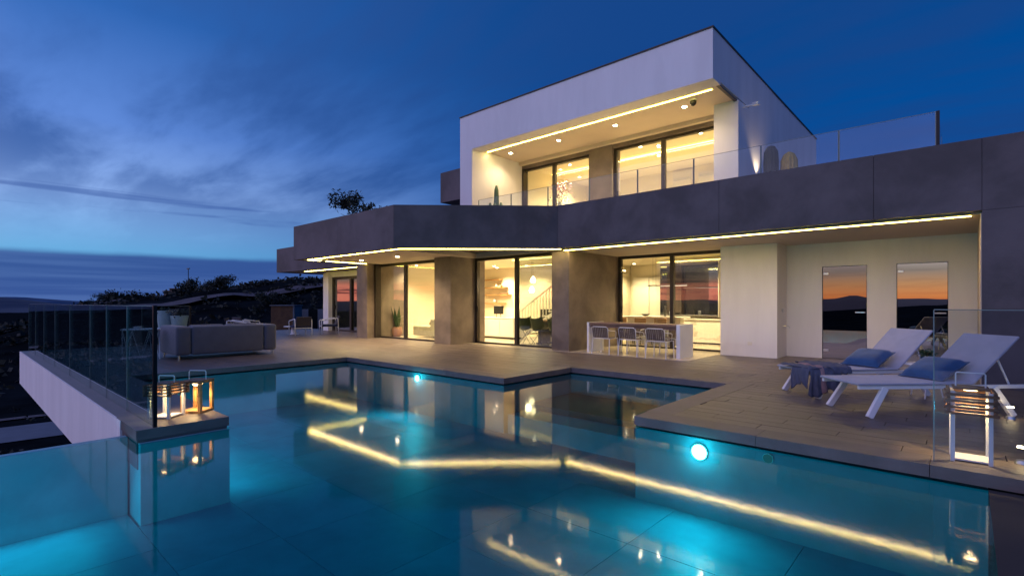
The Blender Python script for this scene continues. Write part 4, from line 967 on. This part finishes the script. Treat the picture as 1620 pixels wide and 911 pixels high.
# loungers
LA = radians(44.5)
def lounger(label):
    T = thing('sun_lounger', label, 'sun lounger', (0, 0, 0), 0, 'white sun loungers beside the pool')
    W_ = .34; sx_ = 1.36; h = .36
    MB().box(.0, sx_, -W_, W_, h, h + .028).build('seat', 'fabric', T, local=True, bevel=.012, segs=3)
    MB().bar((sx_ + .0, 0, h + .014), (sx_ + .55, 0, h + .55), 2 * W_, .028, (0, 0, 1)).build('backrest', 'fabric', T, local=True, bevel=.012, segs=3)
    for s in (-1, 1):
        MB().bar((.02, s * (W_ - .035), h - .022), (2.02, s * (W_ - .035), h - .022), .035, .042).build('side_rail', 'white_metal', T, local=True, bevel=.005)
        MB().bar((.33, s * (W_ - .03), h - .03), (.12, s * (W_ - .0), .0), .045, .07, (1, 0, 0)).build('leg', 'white_metal', T, local=True, bevel=.005)
        MB().bar((1.62, s * (W_ - .03), h - .03), (1.83, s * (W_ - .0), .0), .045, .07, (1, 0, 0)).build('leg', 'white_metal', T, local=True, bevel=.005)
        MB().tube([(sx_ + .33, s * (W_ - .06), h + .31), (1.84, s * (W_ - .06), h + .0)], .011, 8).build('backrest_strut', 'white_metal', T, local=True)
    MB().bar((.30, -W_ + .05, h - .03), (.30, W_ - .05, h - .03), .05, .04).build('cross_rail', 'white_metal', T, local=True)
    return T
l0 = lounger('nearer white sun lounger with a blue cushion, behind the glass fence'); l0.location = (-1.15, 7.12, 0); l0.rotation_euler.z = LA
l1 = copy_tree(l0); l1['label'] = 'farther white sun lounger with a draped throw and blue cushion'; l1.location = (-1.85, 8.02, 0); l1.rotation_euler.z = LA + radians(5)
def cushion(label, base, ang, lx, ly, tilt, yaw, zz_=.40):
    b = MB(); n = 13; S = .25
    for side in (1, -1):
        for j in range(n):
            for i in range(n):
                u, v = i / (n - 1) * 2 - 1, j / (n - 1) * 2 - 1
                pinch = 1 - .10 * (1 - abs(u) ** 2) * abs(v) ** 3; pinch2 = 1 - .10 * (1 - abs(v) ** 2) * abs(u) ** 3
                z = side * .085 * ((1 - u ** 4) * (1 - v ** 4)) ** .55 + noise.noise(Vector((u * 2, v * 2, side + lx))) * .008 * (1 - max(abs(u), abs(v)) ** 4)
                b.v.append((u * S * pinch2, v * S * pinch, z))
    for side in (0, 1):
        o_ = side * n * n
        for j in range(n - 1):
            for i in range(n - 1):
                q_ = (o_ + j * n + i, o_ + j * n + i + 1, o_ + (j + 1) * n + i + 1, o_ + (j + 1) * n + i); b.f.append(q_ if side == 0 else q_[::-1])
    o = b.build('cushion', 'blue', smooth=True)
    p = Vector((base[0] + lx * cos(ang) - ly * sin(ang), base[1] + lx * sin(ang) + ly * cos(ang), zz_))
    pts = []
    for (u0, v0, u1, v1) in ((-1, -1, 1, -1), (1, -1, 1, 1), (1, 1, -1, 1), (-1, 1, -1, -1)):
        for k in range(10):
            u, v = u0 + (u1 - u0) * k / 10, v0 + (v1 - v0) * k / 10
            pts.append((u * S * (1 - .10 * (1 - abs(v) ** 2) * abs(u) ** 3), v * S * (1 - .10 * (1 - abs(u) ** 2) * abs(v) ** 3), 0))
    MB().tube(pts + [pts[0]], .005, 6).build('piping', 'blue', o, local=True, smooth=True)
    o.location = p; o.rotation_euler = (0, tilt, ang + yaw); return tag(o, label, 'cushion', 'blue cushions on the loungers')
cushion('blue cushion lying on the nearer lounger behind the lantern', (-1.15, 7.12), LA, 1.20, .02, radians(-24), radians(14), .50)
cushion('blue cushion lying on the farther lounger next to the throw', (-1.85, 8.02), LA + radians(5), 1.17, -.02, radians(-22), radians(20), .50)
# throw over the foot of the far lounger
T = thing('throw_blanket', 'slate blue striped throw hanging over the foot of the far lounger', 'blanket', (-1.85, 8.02, 0), LA + radians(5))
def cloth(u0, u1, name, mat, drop, top, seed, lift=0.):
    b = MB(); nu, nv = 34, 30
    for j in range(nv + 1):
        v = j / nv
        for i in range(nu + 1):
            u = u0 + (u1 - u0) * i / nu; w_ = sin(u * 62 + 2 * sin(v * 3 + seed)) * .5 + sin(u * 27 + seed) * .5
            s_ = v * (drop + top)
            if s_ < top: y = -.345 + (top - s_); z = .40 + .02 + w_ * .014 * (1) + .018 * noise.noise(Vector((u * 9, v * 7, seed)))
            else: k = (s_ - top) * (.90 + .13 * sin(u * 13 + seed)); y = -.36 - .035 * (1 - math.exp(-k * 20)) + w_ * .022 * min(1, k * 6) - k * .03; z = .41 - k + w_ * .01
            x = u + .03 * sin(v * 4 + u * 11) + noise.noise(Vector((v * 3, u * 4, seed))) * .02
            b.v.append((x, y - lift if s_ > top else y, z + lift))
    for j in range(nv):
        for i in range(nu): q_ = j * (nu + 1) + i; b.f.append((q_, q_ + 1, q_ + nu + 2, q_ + nu + 1))
    o = b.build(name, mat, T, local=True, smooth=True); s = o.modifiers.new('solid', 'SOLIDIFY'); s.thickness = .008
cloth(-.05, .16, 'drape', 'towel', .37, .52, 1.); cloth(.155, .215, 'stripe', 'towel2', .375, .50, 1., .004); cloth(.21, .38, 'drape', 'towel', .36, .60, 2.); cloth(.30, .60, 'drape', 'towel', .10, .60, 3.3, .014)
b = MB(); nu, nv = 30, 26
for j in range(nv + 1):
    s_ = j / nv * .62
    for i in range(nu + 1):
        w_ = -.37 + .33 * i / nu; rp_ = sin(w_ * 48 + 1.3) * .5 + sin(w_ * 23 + j * .08) * .5
        if s_ < .30: x = .30 - s_; z = .425 + .012 * rp_ + .01 * noise.noise(Vector((w_ * 9, s_ * 9, 2)))
        else: k = (s_ - .30) * (.86 + .22 * sin(w_ * 11 + 1) + .10 * noise.noise(Vector((w_ * 14, 3, 3)))); x = -.02 - .03 * (1 - math.exp(-k * 20)) - .02 * rp_ * min(1, k * 6); z = .415 - k * 1.05 + .008 * rp_
        b.v.append((x, w_ + noise.noise(Vector((s_ * 6, w_ * 5, 7))) * .02, z))
for j in range(nv):
    for i in range(nu): q_ = j * (nu + 1) + i; b.f.append((q_, q_ + 1, q_ + nu + 2, q_ + nu + 1))
o = b.build('drape', 'towel', T, local=True, smooth=True); s_ = o.modifiers.new('solid', 'SOLIDIFY'); s_.thickness = .008
# side table with a plant
T = thing('round_side_table', 'small round white side table between the two loungers', 'side table', (-.42, 9.02, 0))
MB().lathe([(.24, .44), (.255, .446), (.255, .458), (.24, .462)], k=40).build('table_top', 'white_metal', T, local=True)
for k in range(3):
    a = k * 2.094 + .5; MB().bar((cos(a) * .2, sin(a) * .2, 0), (cos(a + .3) * .13, sin(a + .3) * .13, .44), .014, .014).build('leg', 'white_metal', T, local=True)
MB().tube([(cos(a_ * pi / 12) * .17, sin(a_ * pi / 12) * .17, .2) for a_ in range(25)], .006, 5).build('ring', 'white_metal', T, local=True)
T = thing('potted_succulent', 'small green plant in a dark blue pot on the round side table', 'plant', (-.42, 9.0, .463))
MB().lathe([(.055, 0), (.065, .10), (.058, .10)], k=24).build('pot', 'potblue', T, local=True)
b = MB(); r_ = random.Random(4)
for k in range(140): b.leaf((r_.gauss(0, .035), r_.gauss(0, .035), .12 + abs(r_.gauss(0, .03))), .05, .012, r_)
b.build('leaves', 'green', T, local=True)

# lanterns
def lantern_slat(label, x, y, rz, s, h, light_e):
    T = thing('lantern', label, 'lantern', (x, y, 0), rz, 'lit terrace lanterns')
    a = .115 * s; H = h
    MB().box(-a, a, -a, a, .012, .024).build('base', 'white_metal', T, local=True)
    for sx_ in (-1, 1):
        for sy_ in (-1, 1): MB().box(sx_ * a - .014, sx_ * a + .014, sy_ * a - .014, sy_ * a + .014, 0, H * .80).build('post', 'white_metal', T, local=True, bevel=.002)
    z0 = H * .54; n = 4; dz = H * .28 / n
    for k in range(n):
        z = z0 + k * dz
        for sy_ in (-1, 1): MB().box(-a - .05 * s, a + .05 * s, sy_ * (a + .026) - .011, sy_ * (a + .026) + .011, z, z + dz * .42).build('slat', 'wood', T, local=True, bevel=.002)
        for sx_ in (-1, 1): MB().box(sx_ * (a + .026) - .011, sx_ * (a + .026) + .011, -a - .05 * s, a + .05 * s, z + dz * .5, z + dz * .92).build('slat', 'wood', T, local=True, bevel=.002)
    MB().box(-a - .0, a + .0, -a - .0, a + .0, H * .82, H * .84).build('lid', 'wood', T, local=True, bevel=.002)
    MB().lathe([(.045 * s, 0), (.05 * s, .012)], (0, 0, H * .80), 20).build('lamp', 'lantern_glow', T, local=True)
    MB().tube([(-a * .8, 0, H * .84), (-a * .8, 0, H * .985), (-a * .74, 0, H), (a * .74, 0, H), (a * .8, 0, H * .985), (a * .8, 0, H * .84)], .006 * s, 6).build('handle', 'white_metal', T, local=True)
    l = light('lantern_light', 'SPOT', (0, 0, 0), (1., .68, .30), light_e, None, .035, None, 150, .5); l.parent = T; l.location = (0, 0, H * .79)
    return T
lantern_slat('tall lantern with wooden slats standing behind the right glass fence', .02, 5.66, radians(3), 1., .72, 32)
lantern_slat('slatted wooden lantern just behind the dark fence post', -6.80, 1.66, radians(38), 1.0, .47, 14)
T = thing('lantern', 'open framed wooden lantern on the pool ledge, right of the slatted one', 'lantern', (-6.86, 1.99, 0), radians(38), 'lit terrace lanterns')
a = .105
MB().box(-a - .02, a + .02, -a - .02, a + .02, 0, .03).build('base', 'wood_pale', T, local=True, bevel=.003); MB().box(-a - .02, a + .02, -a - .02, a + .02, .35, .385).build('lid', 'wood', T, local=True, bevel=.003)
for sx_ in (-1, 1):
    for sy_ in (-1, 1): MB().box(sx_ * a - .018, sx_ * a + .018, sy_ * a - .018, sy_ * a + .018, .03, .35).build('post', 'wood_pale', T, local=True, bevel=.003)
MB().lathe([(.055, 0), (.04, -.02), (.05, .01)], (0, 0, .335), 20).build('lamp', 'lantern_glow', T, local=True)
MB().tube([(-a, 0, .385), (-a, 0, .475), (-a * .9, 0, .49), (a * .9, 0, .49), (a, 0, .475), (a, 0, .385)], .006, 6).build('handle', 'white_metal', T, local=True)
l = light('lantern_light', 'SPOT', (0, 0, 0), (1., .68, .30), 14, None, .035, None, 150, .5); l.parent = T; l.location = (0, 0, .30)
# recessed deck spots
for lab, x, y in (('small bright deck light near the right edge of the coping', .33, 5.80), ('small bright deck light on the planks behind the right lantern', .36, 7.95)):
    T = thing('deck_light', lab, 'deck light', (x, y, 0), 0, 'small round deck lights')
    MB().lathe([(.045, 0), (.045, .004), (.035, .03)], k=24).build('body', 'chrome', T, local=True); MB().lathe([(.032, 0), (.028, .008)], (0, 0, .031), 20).build('lens', 'deck_glow', T, local=True)
    light('deck_light_light', 'POINT', (0, 0, 0), WARM, 2.2, size=.03).parent = T; T.children[-1].location = (0, 0, .10)

for o in D.objects:
    if '_w' in o: del o['_w']
